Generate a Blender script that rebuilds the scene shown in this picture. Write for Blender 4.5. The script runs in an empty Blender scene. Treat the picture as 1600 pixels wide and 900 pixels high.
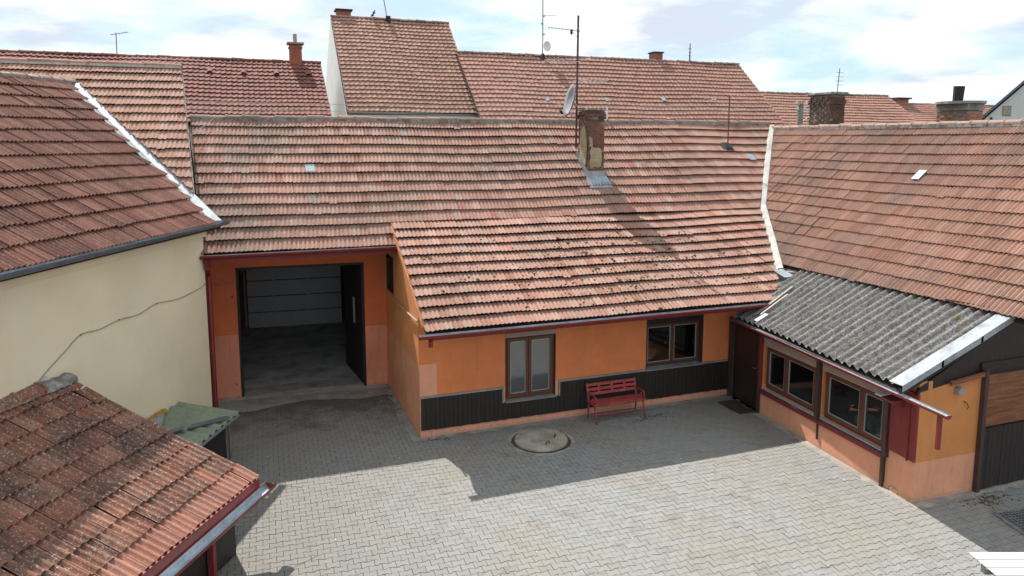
import bpy, bmesh, math, random
import numpy as np
from mathutils import Matrix, Vector
R = math.radians
rng = random.Random(7)
nr = np.random.RandomState(11)
sc = bpy.context.scene
col = sc.collection

# ------------------------------------------------------------------ camera, world, sun, exposure
CAM = np.array([-3.268, -14.570, 6.33]); PITCH = R(7.516); YAW = R(-20.2)
cd = bpy.data.cameras.new('camera'); cam = bpy.data.objects.new('camera', cd); col.objects.link(cam)
cam.location = CAM; cam.rotation_euler = (math.pi/2 - PITCH, 0, YAW)
cd.sensor_width = 36; cd.lens = 1129/1600*36; cd.shift_y = -(450-369)/1600; cd.clip_end = 5000; cd.clip_start = .05
sc.camera = cam
SUNV = Vector((-.18, .75, 1.0)).normalized()          # towards the sun
wd = bpy.data.worlds.new('World'); sc.world = wd; wd.use_nodes = True
nt = wd.node_tree; nt.nodes.clear()
def N(t, kind, **kw):
    n = t.nodes.new(kind)
    for k, v in kw.items():
        if k in n.inputs: n.inputs[k].default_value = v
        else: setattr(n, k, v)
    return n
sky = N(nt, 'ShaderNodeTexSky', sky_type='NISHITA', sun_disc=False)
sky.sun_elevation = math.asin(SUNV.z); sky.sun_rotation = math.atan2(SUNV.x, SUNV.y)
sky.altitude = 300; sky.air_density = 1.0; sky.dust_density = .8; sky.ozone_density = 1.5
tc = N(nt, 'ShaderNodeTexCoord')
# clouds: two layers of noise on a flattened dome
sep = N(nt, 'ShaderNodeSeparateXYZ'); nt.links.new(tc.outputs['Generated'], sep.inputs[0])
mx = N(nt, 'ShaderNodeMath', operation='MAXIMUM'); nt.links.new(sep.outputs['Z'], mx.inputs[0]); mx.inputs[1].default_value = 0.0
ad = N(nt, 'ShaderNodeMath', operation='ADD'); nt.links.new(mx.outputs[0], ad.inputs[0]); ad.inputs[1].default_value = .16
dvx = N(nt, 'ShaderNodeMath', operation='DIVIDE'); nt.links.new(sep.outputs['X'], dvx.inputs[0]); nt.links.new(ad.outputs[0], dvx.inputs[1])
dvy = N(nt, 'ShaderNodeMath', operation='DIVIDE'); nt.links.new(sep.outputs['Y'], dvy.inputs[0]); nt.links.new(ad.outputs[0], dvy.inputs[1])
cmb = N(nt, 'ShaderNodeCombineXYZ'); nt.links.new(dvx.outputs[0], cmb.inputs[0]); nt.links.new(dvy.outputs[0], cmb.inputs[1])
n1 = N(nt, 'ShaderNodeTexNoise', Scale=.85, Detail=9.0, Roughness=.58, Distortion=.25); nt.links.new(cmb.outputs[0], n1.inputs['Vector'])
r1 = N(nt, 'ShaderNodeValToRGB'); nt.links.new(n1.outputs['Fac'], r1.inputs[0])
r1.color_ramp.elements[0].position = .40; r1.color_ramp.elements[0].color = (0, 0, 0, 1)
r1.color_ramp.elements[1].position = .58; r1.color_ramp.elements[1].color = (1, 1, 1, 1)
n2 = N(nt, 'ShaderNodeTexNoise', Scale=1.3, Detail=6.0, Roughness=.55); nt.links.new(cmb.outputs[0], n2.inputs['Vector'])
r2 = N(nt, 'ShaderNodeValToRGB'); nt.links.new(n2.outputs['Fac'], r2.inputs[0])
r2.color_ramp.elements[0].position = .38; r2.color_ramp.elements[0].color = (8.4, 9.2, 10.7, 1)
r2.color_ramp.elements[1].position = .55; r2.color_ramp.elements[1].color = (14.5, 14.6, 14.7, 1)
hz = N(nt, 'ShaderNodeMixRGB', blend_type='MIX'); hz.inputs[0].default_value = .7
nt.links.new(sky.outputs[0], hz.inputs[1]); hz.inputs[2].default_value = (9.0, 12.2, 13.2, 1)     # thin high veil
mixc = N(nt, 'ShaderNodeMixRGB', blend_type='MIX')
nt.links.new(r1.outputs[0], mixc.inputs[0]); nt.links.new(hz.outputs[0], mixc.inputs[1]); nt.links.new(r2.outputs[0], mixc.inputs[2])
bg = N(nt, 'ShaderNodeBackground', Strength=.064); nt.links.new(mixc.outputs[0], bg.inputs[0])
wo = N(nt, 'ShaderNodeOutputWorld'); nt.links.new(bg.outputs[0], wo.inputs[0])
sd = bpy.data.lights.new('sun', 'SUN'); sun = bpy.data.objects.new('sun', sd); col.objects.link(sun)
sd.energy = 5.0; sd.angle = R(.55); sd.color = (1.0, .955, .88)
sun.rotation_euler = (-SUNV).to_track_quat('-Z', 'Y').to_euler()
vs = sc.view_settings; vs.view_transform = 'Standard'; vs.look = 'None'; vs.exposure = .46; vs.gamma = 1; vs.use_curve_mapping = False
sc.render.engine = 'CYCLES'; sc.cycles.max_bounces = 8; sc.cycles.transparent_max_bounces = 8

# ------------------------------------------------------------------ projection used only to rank which pieces show largest
cp, sp = math.cos(PITCH), math.sin(PITCH); cy_, sy_ = math.cos(-YAW), math.sin(-YAW)
AX = np.array([cy_, -sy_, 0]); AF = np.array([sy_, cy_, 0])
FW = AF*cp - np.array([0, 0, sp]); DN = -AF*sp - np.array([0, 0, cp])
def depth_in_frame(P):
    d = np.asarray(P) - CAM; z = d@FW
    px = 1129*(d@AX)/np.maximum(z, .1)+800; py = 1129*(d@DN)/np.maximum(z, .1)+369
    ok = (z > .5) & (px > -15) & (px < 1615) & (py > -15) & (py < 915)
    return np.where(ok, z, 1e6+z)

# ------------------------------------------------------------------ materials
MATS = {}
def newmat(name):
    m = bpy.data.materials.new(name); m.use_nodes = True; t = m.node_tree
    b = t.nodes['Principled BSDF']; MATS[name] = m
    return m, t, b
def hexc(r, g, b):
    f = lambda c: (c/255/12.92) if c <= 10 else ((c/255+.055)/1.055)**2.4
    return (f(r), f(g), f(b), 1)
def noise(t, scale, detail=4, rough=.55, vec=None, dist=0):
    n = N(t, 'ShaderNodeTexNoise', Scale=scale, Detail=float(detail), Roughness=rough, Distortion=dist)
    if vec is not None: t.links.new(vec, n.inputs['Vector'])
    return n.outputs['Fac']
def pos(t):
    g = N(t, 'ShaderNodeNewGeometry'); return g.outputs['Position']
def ramp(t, fac, stops):
    r = N(t, 'ShaderNodeValToRGB'); t.links.new(fac, r.inputs[0]); e = r.color_ramp.elements
    while len(e) < len(stops): e.new(.5)
    for k, (p, c) in enumerate(stops): e[k].position = p; e[k].color = c if len(c) == 4 else (*c, 1)
    return r.outputs[0]
def mixrgb(t, fac, a, b, mode='MIX'):
    m = N(t, 'ShaderNodeMixRGB', blend_type=mode)
    for k, v in ((0, fac), (1, a), (2, b)):
        if isinstance(v, (int, float)): m.inputs[k].default_value = v
        elif isinstance(v, tuple): m.inputs[k].default_value = v
        else: t.links.new(v, m.inputs[k])
    return m.outputs[0]
def math_(t, op, a, b=None, c=None):
    m = N(t, 'ShaderNodeMath', operation=op)
    for k, v in enumerate((a, b, c)):
        if v is None: continue
        if isinstance(v, (int, float)): m.inputs[k].default_value = v
        else: t.links.new(v, m.inputs[k])
    return m.outputs[0]
def bump(t, b, h, strength=.3, dist=.02):
    n = N(t, 'ShaderNodeBump', Strength=strength, Distance=dist); t.links.new(h, n.inputs['Height']); t.links.new(n.outputs[0], b.inputs['Normal'])
def mapped(t, vec, scale):
    m = N(t, 'ShaderNodeMapping'); m.inputs['Scale'].default_value = scale; t.links.new(vec, m.inputs[0]); return m.outputs[0]
def K(v): return (v, v, v, 1)

def simple(name, c, rough=.7, var=.25, scale=3.0, bs=40., bstr=.25, bdist=.01, metal=0., dirt=None, stretch=None, fine=.12):
    m, t, b = newmat(name); p = pos(t)
    if stretch: p = mapped(t, p, stretch)
    n = noise(t, scale, 6, .6, p)
    lo = tuple(x*(1-var) for x in c[:3])+(1,); hi = tuple(min(1, x*(1+var)) for x in c[:3])+(1,)
    cc = ramp(t, n, [(.3, lo), (.7, hi)])
    f = noise(t, bs, 3, .6, p)
    cc = mixrgb(t, fine, cc, ramp(t, f, [(.35, K(.0)), (.65, K(1.))]), 'OVERLAY')
    if dirt:
        d = noise(t, dirt[1], 5, .65, p); cc = mixrgb(t, ramp(t, d, [(dirt[2], K(0)), (dirt[3], K(dirt[4]))]), cc, dirt[0])
    t.links.new(cc, b.inputs['Base Color']); b.inputs['Roughness'].default_value = rough; b.inputs['Metallic'].default_value = metal
    bump(t, b, f, bstr, bdist)
    return m

def tile_mat(name, cols, grime, lichen, grime_amt=.5, lich_amt=.35, streak=None, gscale=.55, xgrad=None):
    """weathered clay: each tile its own tone, large patches of grime, lichen specks"""
    m, t, b = newmat(name); p = pos(t)
    g = N(t, 'ShaderNodeNewGeometry'); o = N(t, 'ShaderNodeObjectInfo')
    rnd = math_(t, 'FRACT', math_(t, 'ADD', math_(t, 'MULTIPLY', g.outputs['Random Per Island'], 7.13), math_(t, 'MULTIPLY', o.outputs['Random'], 5.31)))
    c = ramp(t, rnd, [(k/(len(cols)-1), x) for k, x in enumerate(cols)])
    big = noise(t, gscale, 5, .6, p, .4)
    fine = noise(t, 9., 5, .7, p)
    gm = math_(t, 'MULTIPLY', ramp(t, big, [(.36, K(0)), (.66, K(1))]), ramp(t, fine, [(.30, K(.25)), (.62, K(1))]))
    if xgrad:   # staining grows towards one end of the roof
        s = N(t, 'ShaderNodeSeparateXYZ'); t.links.new(p, s.inputs[0])
        mr = N(t, 'ShaderNodeMapRange'); t.links.new(s.outputs['X'], mr.inputs[0])
        for k, v in zip((1, 2, 3, 4), xgrad): mr.inputs[k].default_value = v
        gm = math_(t, 'MULTIPLY', gm, mr.outputs[0])
    c = mixrgb(t, math_(t, 'MULTIPLY', gm, grime_amt), c, grime)
    f2 = noise(t, 34., 4, .65, p)
    c = mixrgb(t, math_(t, 'MULTIPLY', ramp(t, f2, [(.56, K(0)), (.66, K(1))]), lich_amt), c, lichen)
    f3 = noise(t, 60., 2, .5, p)
    c = mixrgb(t, math_(t, 'MULTIPLY', ramp(t, f3, [(.60, K(0)), (.68, K(1))]), .55), c, (.05, .04, .035, 1))
    t.links.new(c, b.inputs['Base Color']); b.inputs['Roughness'].default_value = .82
    b.inputs['Specular IOR Level'].default_value = .3
    bump(t, b, f2, .35, .012)
    return m

M_tile_main = tile_mat('tile_main', [(.335, .155, .112, 1), (.38, .20, .152, 1), (.35, .17, .125, 1), (.42, .255, .205, 1), (.28, .108, .072, 1), (.39, .215, .165, 1)],
                       (.165, .12, .095, 1), (.58, .50, .44, 1), .9, .5, gscale=.6, xgrad=(-5, 8, 1.3, .55))
M_tile_wing = tile_mat('tile_wing', [(.36, .185, .13, 1), (.42, .235, .175, 1), (.31, .15, .105, 1), (.39, .21, .155, 1)], (.15, .125, .11, 1), (.46, .41, .38, 1), .75, .45, gscale=.5)
M_tile_cream = tile_mat('tile_old_brown', [(.26, .105, .075, 1), (.34, .16, .12, 1), (.19, .075, .055, 1), (.29, .125, .09, 1)], (.075, .046, .038, 1), (.42, .32, .28, 1), .65, .5, gscale=.8)
M_tile_upper = tile_mat('tile_upper_pale', [(.36, .19, .14, 1), (.42, .24, .185, 1), (.32, .15, .105, 1), (.37, .18, .125, 1)], (.25, .17, .13, 1), (.62, .53, .45, 1), .5, .4)
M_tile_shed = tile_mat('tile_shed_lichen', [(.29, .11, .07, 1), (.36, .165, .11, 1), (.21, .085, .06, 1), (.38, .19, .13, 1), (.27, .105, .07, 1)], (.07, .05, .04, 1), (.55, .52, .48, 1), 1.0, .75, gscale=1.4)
M_tile_new = tile_mat('tile_newer_orange', [(.42, .18, .125, 1), (.47, .215, .155, 1), (.38, .155, .105, 1), (.44, .22, .165, 1)], (.20, .125, .10, 1), (.55, .48, .42, 1), .6, .4, gscale=1.5)
M_tile_red = tile_mat('tile_red', [(.22, .075, .06, 1), (.27, .105, .085, 1), (.19, .065, .055, 1), (.25, .095, .075, 1)], (.13, .06, .055, 1), (.42, .28, .25, 1), .5, .3)
M_tile_far = tile_mat('tile_far_brown', [(.37, .20, .145, 1), (.43, .245, .18, 1), (.33, .17, .12, 1), (.40, .21, .15, 1)], (.20, .12, .09, 1), (.52, .42, .36, 1), .45, .3)
M_tile_far2 = tile_mat('tile_far_rose', [(.38, .19, .14, 1), (.42, .22, .17, 1), (.35, .165, .12, 1), (.40, .20, .155, 1)], (.20, .13, .11, 1), (.50, .40, .36, 1), .45, .25)
M_ridge = tile_mat('ridge_weathered', [(.33, .21, .165, 1), (.42, .27, .21, 1), (.28, .18, .14, 1), (.40, .24, .18, 1)], (.17, .14, .115, 1), (.50, .46, .42, 1), .7, .5, gscale=1.4)
M_deck = simple('roof_underlay', (.035, .024, .02, 1), .95, .3)

def paint2(name, up, lowc, thr, xthr=None, z2=None):
    m, t, b = newmat(name); p = pos(t); s = N(t, 'ShaderNodeSeparateXYZ'); t.links.new(p, s.inputs[0])
    wob = math_(t, 'MULTIPLY', math_(t, 'SUBTRACT', noise(t, 7, 3, .6, p), .5), .025)
    low = math_(t, 'LESS_THAN', math_(t, 'ADD', s.outputs['Z'], wob), thr)
    if xthr is not None:
        low = math_(t, 'MAXIMUM', math_(t, 'MULTIPLY', low, math_(t, 'LESS_THAN', s.outputs['X'], xthr)), math_(t, 'LESS_THAN', s.outputs['Z'], z2))
    n = noise(t, 1.4, 6, .65, p); f = noise(t, 90, 3, .6, p)
    var = ramp(t, n, [(.28, K(.74)), (.72, K(1.08))])
    c = mixrgb(t, low, up, lowc); c = mixrgb(t, .8, c, var, 'MULTIPLY')
    runs = noise(t, 2.2, 5, .6, mapped(t, p, (3.0, 3.0, .35)))
    c = mixrgb(t, math_(t, 'MULTIPLY', ramp(t, runs, [(.55, K(0)), (.72, K(1))]), .28), c, (.30, .17, .10, 1))
    # splashed dust near the paving
    d = math_(t, 'MULTIPLY', math_(t, 'LESS_THAN', math_(t, 'ADD', s.outputs['Z'], math_(t, 'MULTIPLY', math_(t, 'SUBTRACT', noise(t, 11, 5, .7, p), .5), .3)), .07), .45)
    c = mixrgb(t, d, c, (.34, .27, .22, 1))
    t.links.new(c, b.inputs['Base Color']); b.inputs['Roughness'].default_value = .9
    bump(t, b, f, .4, .012)
    return m
ORANGE = (.80, .24, .085, 1); PEACH = (.84, .37, .23, 1)
M_facade = paint2('facade_orange', ORANGE, PEACH, 1.62, .38, .92)
M_garwall = paint2('garage_orange', (.78, .185, .066, 1), (.84, .31, .185, 1), 1.60)
M_gablew = paint2('gable_orange', (.76, .285, .10, 1), (.80, .34, .195, 1), 1.55)
M_wingwall = paint2('wing_orange', (.64, .25, .08, 1), (.76, .34, .205, 1), .74)
M_cream = simple('cream_render', (.75, .645, .45, 1), .92, .07, .8, 70, .3, .008, dirt=((.75, .70, .60, 1), .7, .55, .75, .5), fine=.05)
M_white_render = simple('white_render', (.70, .69, .67, 1), .92, .08, 1.0, 40)
M_grey_render = simple('grey_render', (.60, .60, .58, 1), .92, .06, 1.0, 40)
M_beige = simple('beige_render', (.50, .44, .36, 1), .92, .1, 1.0, 40)
M_red = simple('red_metal', (.19, .024, .022, 1), .42, .25, 4., 25., .08)
M_redwood = simple('red_painted_wood', (.20, .024, .024, 1), .6, .3, 6., 30., .25, stretch=(8, 8, 1))
M_benchred = simple('bench_red', (.34, .05, .05, 1), .65, .3, 9., 40., .25, dirt=((.42, .16, .13, 1), 7., .55, .72, .5))
M_zinc = simple('zinc_grey', (.30, .34, .38, 1), .42, .25, 3., 20., .1, metal=.55)
M_darkzinc = simple('slate_grey_metal', (.13, .15, .18, 1), .45, .25, 4., 20., .08, metal=.3)
M_flash = simple('pale_flashing', (.31, .335, .365, 1), .55, .3, 3., 18., .3, metal=.15, dirt=((.25, .22, .2, 1), 3., .58, .72, .5))
M_limewash = simple('white_mortar', (.46, .45, .42, 1), .9, .15, 4., 20., .6, .03, dirt=((.30, .24, .2, 1), 3.5, .55, .66, .6))
M_mortar = simple('grey_mortar', (.27, .255, .235, 1), .95, .4, 6., 24., .8, .03, dirt=((.09, .08, .07, 1), 5., .48, .6, .7))
M_dark = simple('dark_planks', (.020, .0125, .0105, 1), .62, .5, 5., 40., .3, stretch=(9, 9, .8), dirt=((.05, .043, .038, 1), 3., .55, .75, .5))
M_darkdoor = simple('dark_brown_door', (.030, .016, .013, 1), .5, .35, 5., 40., .2, stretch=(9, 9, .8))
M_brown = simple('brown_frame', (.115, .042, .02, 1), .45, .3, 6., 30., .1, stretch=(7, 7, 1))
M_brownpost = simple('brown_post', (.060, .032, .028, 1), .6, .35, 6., 30., .2, stretch=(7, 7, 1))
M_panel = simple('brown_wood_panel', (.20, .068, .028, 1), .55, .45, 3., 12., .2, stretch=(.6, .6, 9))
M_trim = simple('grey_trim', (.25, .24, .23, 1), .7, .25, 4., 30.)
M_shutter = simple('beige_shutter', (.38, .27, .22, 1), .6, .12, 4., 30.)
M_alu = simple('grey_seal', (.42, .43, .45, 1), .4, .1, 4., 30., metal=.3)
M_white = simple('white_plastic', (.72, .72, .70, 1), .5, .06, 4., 30.)
M_black = simple('black_rubber', (.012, .012, .013, 1), .7, .3)
M_rust = simple('rusty_steel', (.10, .055, .04, 1), .75, .4, 8., 40.)
M_steel = simple('galvanised_steel', (.36, .37, .39, 1), .4, .2, 6., 30., metal=.6)
M_gold = simple('brass', (.45, .30, .09, 1), .35, .2, metal=.8)
M_concrete = simple('concrete', (.30, .275, .245, 1), .93, .28, 2.5, 30., .5, .015, dirt=((.13, .11, .09, 1), 1.7, .5, .68, .6))
M_floor = simple('garage_floor', (.42, .40, .38, 1), .8, .3, 1.5, 30., .3, dirt=((.08, .07, .065, 1), 1.2, .5, .68, .6))
M_lining = simple('passage_lining', (.20, .075, .035, 1), .9, .3, 1.5, 30., .3)
M_garpanel = simple('white_door_panel', (.42, .42, .44, 1), .5, .05, 4., 30.)
M_room = simple('room_wall', (.30, .27, .24, 1), .9, .1)
M_roomred = simple('room_floor', (.22, .075, .04, 1), .5, .2)
M_blue = simple('blue_cloth', (.02, .045, .16, 1), .9, .3)
M_moss = simple('moss', (.045, .036, .012, 1), 1., .6, 14., 60., .8, .02)
M_mossy = simple('moss_ochre', (.20, .125, .02, 1), 1., .4, 14., 60., .8, .02)
M_foam = simple('orange_foam', (.42, .22, .03, 1), .95, .35, 10., 30., .9, .03)
M_brickface = tile_mat('chimney_brick', [(.16, .06, .04, 1), (.24, .095, .055, 1), (.10, .048, .038, 1), (.28, .15, .085, 1), (.19, .07, .042, 1)], (.055, .042, .038, 1), (.42, .36, .28, 1), .8, .35, gscale=2.4)
M_brickred = tile_mat('far_brick_red', [(.36, .11, .065, 1), (.42, .14, .085, 1), (.32, .09, .055, 1)], (.2, .08, .06, 1), (.45, .3, .25, 1), .3, .2)
M_brickor = tile_mat('far_brick_orange', [(.38, .17, .115, 1), (.45, .23, .16, 1), (.33, .14, .09, 1)], (.2, .12, .1, 1), (.5, .4, .34, 1), .4, .3)
M_brickblk = tile_mat('far_brick_sooty', [(.12, .055, .045, 1), (.17, .075, .055, 1), (.085, .048, .042, 1), (.22, .09, .06, 1)], (.03, .027, .025, 1), (.25, .22, .14, 1), .8, .3, gscale=3.)
M_brickmortar = simple('chimney_mortar', (.21, .18, .14, 1), .95, .4, 5., 30., .6)
M_plaster = simple('old_yellow_plaster', (.36, .30, .19, 1), .95, .3, 6., 26., .7, .03)
M_tar = simple('black_bitumen', (.02, .017, .017, 1), .75, .3)
M_greensheet = simple('green_sheet', (.20, .235, .165, 1), .6, .15, 3., 22., .08, dirt=((.09, .10, .07, 1), 2.4, .58, .75, .4))
M_whitepanel = simple('white_sheet', (.52, .53, .55, 1), .35, .03, 2., 30., .03, fine=.02)
M_soil = simple('joint_sand', (.060, .050, .038, 1), 1., .4, 6., 50., .5)
M_ground = simple('far_ground', (.14, .13, .105, 1), 1., .4, .5, 10.)
M_asphalt = simple('asphalt', (.055, .055, .056, 1), .95, .2)
M_bird = simple('bird_feathers', (.05, .05, .055, 1), .8, .3)
M_mat = simple('doormat', (.055, .038, .032, 1), 1., .6, 22., 60., .8, .02)
M_wire = simple('wire', (.12, .115, .11, 1), .6, .2)
M_wirewhite = simple('grey_cable', (.33, .30, .26, 1), .6, .2)

def glass(name, tint, refl=.12, rough=.03, wave=False):
    m, t, b = newmat(name); t.nodes.remove(b); out = t.nodes['Material Output']
    tr = N(t, 'ShaderNodeBsdfTransparent'); tr.inputs[0].default_value = tint
    gl = N(t, 'ShaderNodeBsdfGlossy', Roughness=rough); gl.inputs[0].default_value = (.9, .95, 1, 1)
    fr = N(t, 'ShaderNodeLayerWeight', Blend=.18)
    f = math_(t, 'ADD', math_(t, 'MULTIPLY', fr.outputs['Fresnel'], .75), refl)
    mx = N(t, 'ShaderNodeMixShader'); t.links.new(f, mx.inputs[0]); t.links.new(tr.outputs[0], mx.inputs[1]); t.links.new(gl.outputs[0], mx.inputs[2])
    t.links.new(mx.outputs[0], out.inputs[0]); return m
M_glass = glass('window_glass', (.55, .58, .58, 1), .05)
def ripple():
    m, t, b = newmat('rippled_glass'); p = pos(t)
    n = noise(t, 7., 3, .6, mapped(t, p, (1, 1, 3.0)))
    b.inputs['Base Color'].default_value = (.055, .062, .07, 1); b.inputs['Roughness'].default_value = .05; b.inputs['Specular IOR Level'].default_value = 1.0
    b.inputs['IOR'].default_value = 1.75
    bump(t, b, n, .05, .01); return m
M_ripple = ripple()
def glass_tile():
    m, t, b = newmat('glass_tile'); b.inputs['Base Color'].default_value = (.26, .33, .37, 1); b.inputs['Roughness'].default_value = .3; b.inputs['Specular IOR Level'].default_value = .9
    return m
M_glasstile = glass_tile()

def asbestos():
    m, t, b = newmat('corrugated_cement'); p = pos(t)
    big = noise(t, 1.3, 5, .65, p); f = noise(t, 26, 5, .75, p); g = noise(t, 5, 4, .6, p)
    c = ramp(t, f, [(.34, (.05, .045, .043)), (.50, (.17, .16, .155)), (.66, (.34, .325, .315))])
    c = mixrgb(t, math_(t, 'MULTIPLY', ramp(t, g, [(.50, K(0)), (.66, K(1))]), .6), c, (.085, .072, .055, 1))
    c = mixrgb(t, math_(t, 'MULTIPLY', ramp(t, noise(t, 6.5, 3, .6, mapped(t, p, (1.3, 1, 1))), [(.62, K(0)), (.67, K(1))]), .8), c, (.085, .07, .018, 1))
    t.links.new(c, b.inputs['Base Color']); b.inputs['Roughness'].default_value = .95
    bump(t, b, f, .5, .015); return m
M_cement = asbestos()

def paver_mat():
    m, t, b = newmat('paver_concrete'); p = pos(t)
    g = N(t, 'ShaderNodeNewGeometry'); o = N(t, 'ShaderNodeObjectInfo')
    rnd = math_(t, 'FRACT', math_(t, 'ADD', math_(t, 'MULTIPLY', g.outputs['Random Per Island'], 7.13), math_(t, 'MULTIPLY', o.outputs['Random'], 5.31)))
    c = ramp(t, rnd, [(0, (.208, .206, .20)), (.3, (.234, .232, .226)), (.7, (.246, .244, .239)), (1, (.216, .216, .212))])
    big = noise(t, .42, 5, .6, p, .5)
    c = mixrgb(t, math_(t, 'MULTIPLY', ramp(t, big, [(.42, K(0)), (.66, K(1))]), .65), c, (.235, .208, .168, 1))
    s = N(t, 'ShaderNodeSeparateXYZ'); t.links.new(p, s.inputs[0])
    # the forecourt of the passage is older and dirtier
    mr = N(t, 'ShaderNodeMapRange'); t.links.new(s.outputs['X'], mr.inputs[0]); mr.inputs[1].default_value = -2.6; mr.inputs[2].default_value = .6; mr.inputs[3].default_value = .62; mr.inputs[4].default_value = 0
    c = mixrgb(t, mr.outputs[0], c, (.165, .15, .135, 1))
    d = noise(t, 2.6, 6, .7, p)
    c = mixrgb(t, math_(t, 'MULTIPLY', ramp(t, d, [(.54, K(0)), (.70, K(1))]), .6), c, (.13, .113, .092, 1))
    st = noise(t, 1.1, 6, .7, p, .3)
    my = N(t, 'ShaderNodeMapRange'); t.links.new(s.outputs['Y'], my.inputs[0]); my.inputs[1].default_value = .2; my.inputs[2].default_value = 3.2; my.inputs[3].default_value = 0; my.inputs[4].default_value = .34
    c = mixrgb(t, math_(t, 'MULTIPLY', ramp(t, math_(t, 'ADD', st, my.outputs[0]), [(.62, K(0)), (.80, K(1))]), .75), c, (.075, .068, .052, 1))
    f = noise(t, 120, 3, .6, p)
    c = mixrgb(t, .22, c, ramp(t, f, [(.3, K(0)), (.7, K(1))]), 'OVERLAY')
    sp_ = noise(t, 30, 2, .5, p)
    c = mixrgb(t, ramp(t, sp_, [(.74, K(0)), (.77, K(.7))]), c, (.72, .70, .66, 1))
    t.links.new(c, b.inputs['Base Color']); b.inputs['Roughness'].default_value = .9
    bump(t, b, f, .3, .006); return m
M_paver = paver_mat()

# ------------------------------------------------------------------ mesh helpers
class MB:
    def __init__(s): s.v = []; s.f = []
    def add(s, vs, fs):
        o = len(s.v); s.v += [tuple(map(float, p)) for p in vs]; s.f += [tuple(o+i for i in f) for f in fs]; return s
    def box(s, x0, x1, y0, y1, z0, z1):
        return s.add([(x0,y0,z0),(x1,y0,z0),(x1,y1,z0),(x0,y1,z0),(x0,y0,z1),(x1,y0,z1),(x1,y1,z1),(x0,y1,z1)],
                     [(0,3,2,1),(4,5,6,7),(0,1,5,4),(1,2,6,5),(2,3,7,6),(3,0,4,7)])
    def hexa(s, b, t):      # four bottom, four top points
        return s.add(list(b)+list(t), [(0,3,2,1),(4,5,6,7),(0,1,5,4),(1,2,6,5),(2,3,7,6),(3,0,4,7)])
    def prism(s, poly, vec):
        n = len(poly); vec = np.array(vec); a = [np.array(p, float) for p in poly]
        return s.add(a+[p+vec for p in a], [tuple(range(n))[::-1], tuple(range(n, 2*n))]+[(i, (i+1) % n, n+(i+1) % n, n+i) for i in range(n)])
    def bar(s, p, q, w, h, up=(0,0,1)):
        p = np.array(p, float); q = np.array(q, float); d = q-p; d /= np.linalg.norm(d); up = np.array(up, float)
        a = np.cross(d, up); na = np.linalg.norm(a)
        a = a/na if na > 1e-6 else np.array([1., 0, 0]); b = np.cross(a, d)
        a = a*w/2; b = b*h/2
        return s.hexa([p-a-b, p+a-b, q+a-b, q-a-b], [p-a+b, p+a+b, q+a+b, q-a+b])
    def tube(s, path, r, n=8, cap=True):
        P = [np.array(p, float) for p in path]; rings = []
        for i, p in enumerate(P):
            d = (P[min(i+1, len(P)-1)]-P[max(i-1, 0)]); d /= np.linalg.norm(d)
            ref = np.array([0, 0, 1.]) if abs(d[2]) < .9 else np.array([1., 0, 0])
            a = np.cross(d, ref); a /= np.linalg.norm(a); b = np.cross(a, d)
            rr = r[i] if isinstance(r, (list, tuple)) else r
            rings.append([p+rr*(a*math.cos(2*math.pi*k/n)+b*math.sin(2*math.pi*k/n)) for k in range(n)])
        fs = []
        for i in range(len(P)-1):
            for k in range(n): fs.append((i*n+k, i*n+(k+1) % n, (i+1)*n+(k+1) % n, (i+1)*n+k))
        if cap: fs += [tuple(range(n))[::-1], tuple(range((len(P)-1)*n, len(P)*n))]
        return s.add([v for rg in rings for v in rg], fs)
    def half_pipe(s, p, q, r, up=(0,0,1), n=8, inner=False):
        p = np.array(p, float); q = np.array(q, float); d = q-p; d /= np.linalg.norm(d); up = np.array(up, float)
        a = np.cross(d, up); a /= np.linalg.norm(a); vs = []
        for e in (p, q):
            for k in range(n+1):
                th = math.pi*k/n; vs.append(e+r*(a*math.cos(th)-up*math.sin(th)))
        fs = [(k, k+1, n+2+k, n+1+k) for k in range(n)]
        return s.add(vs, fs)
    def build(s, name, mat, parent=None, smooth=False, bevel=0, **props):
        me = bpy.data.meshes.new(name); me.from_pydata(s.v, [], s.f); me.update()
        bm = bmesh.new(); bm.from_mesh(me); bmesh.ops.recalc_face_normals(bm, faces=bm.faces); bm.to_mesh(me); bm.free()
        if mat: me.materials.append(mat)
        if smooth:
            me.polygons.foreach_set('use_smooth', [True]*len(me.polygons))
        o = bpy.data.objects.new(name, me); col.objects.link(o)
        if parent is not None: attach(o, parent)
        if bevel:
            bv = o.modifiers.new('bevel', 'BEVEL'); bv.width = bevel; bv.segments = 2; bv.limit_method = 'ANGLE'; bv.angle_limit = R(40)
        for k, v in props.items(): o[k] = v
        return o
def attach(o, parent):
    o.parent = parent
    if parent.type == 'EMPTY': o.matrix_parent_inverse = Matrix.Translation(-parent.location)
def thing(name, label, cat, loc=(0,0,0), group=None):
    o = bpy.data.objects.new(name, None); col.objects.link(o); o.location = loc; o.empty_display_size = .3
    o['label'] = label; o['category'] = cat
    if group: o['group'] = group
    return o
def tag(o, label, cat, group=None):
    o['label'] = label; o['category'] = cat
    if group: o['group'] = group
    return o
def raw_mesh(name, V, F, mat):
    me = bpy.data.meshes.new(name); V = np.asarray(V, np.float32); F = np.asarray(F, np.int32)
    me.vertices.add(len(V)); me.vertices.foreach_set('co', V.ravel())
    me.loops.add(F.size); me.loops.foreach_set('vertex_index', F.ravel())
    me.polygons.add(len(F)); me.polygons.foreach_set('loop_start', np.arange(0, F.size, F.shape[1], dtype=np.int32))
    me.polygons.foreach_set('use_smooth', [False]*len(F)); me.update(calc_edges=True); me.validate()
    if mat: me.materials.append(mat)
    return me
def link(name, me, parent=None, **props):
    o = bpy.data.objects.new(name, me); col.objects.link(o)
    if parent is not None: attach(o, parent)
    for k, v in props.items(): o[k] = v
    return o
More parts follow.
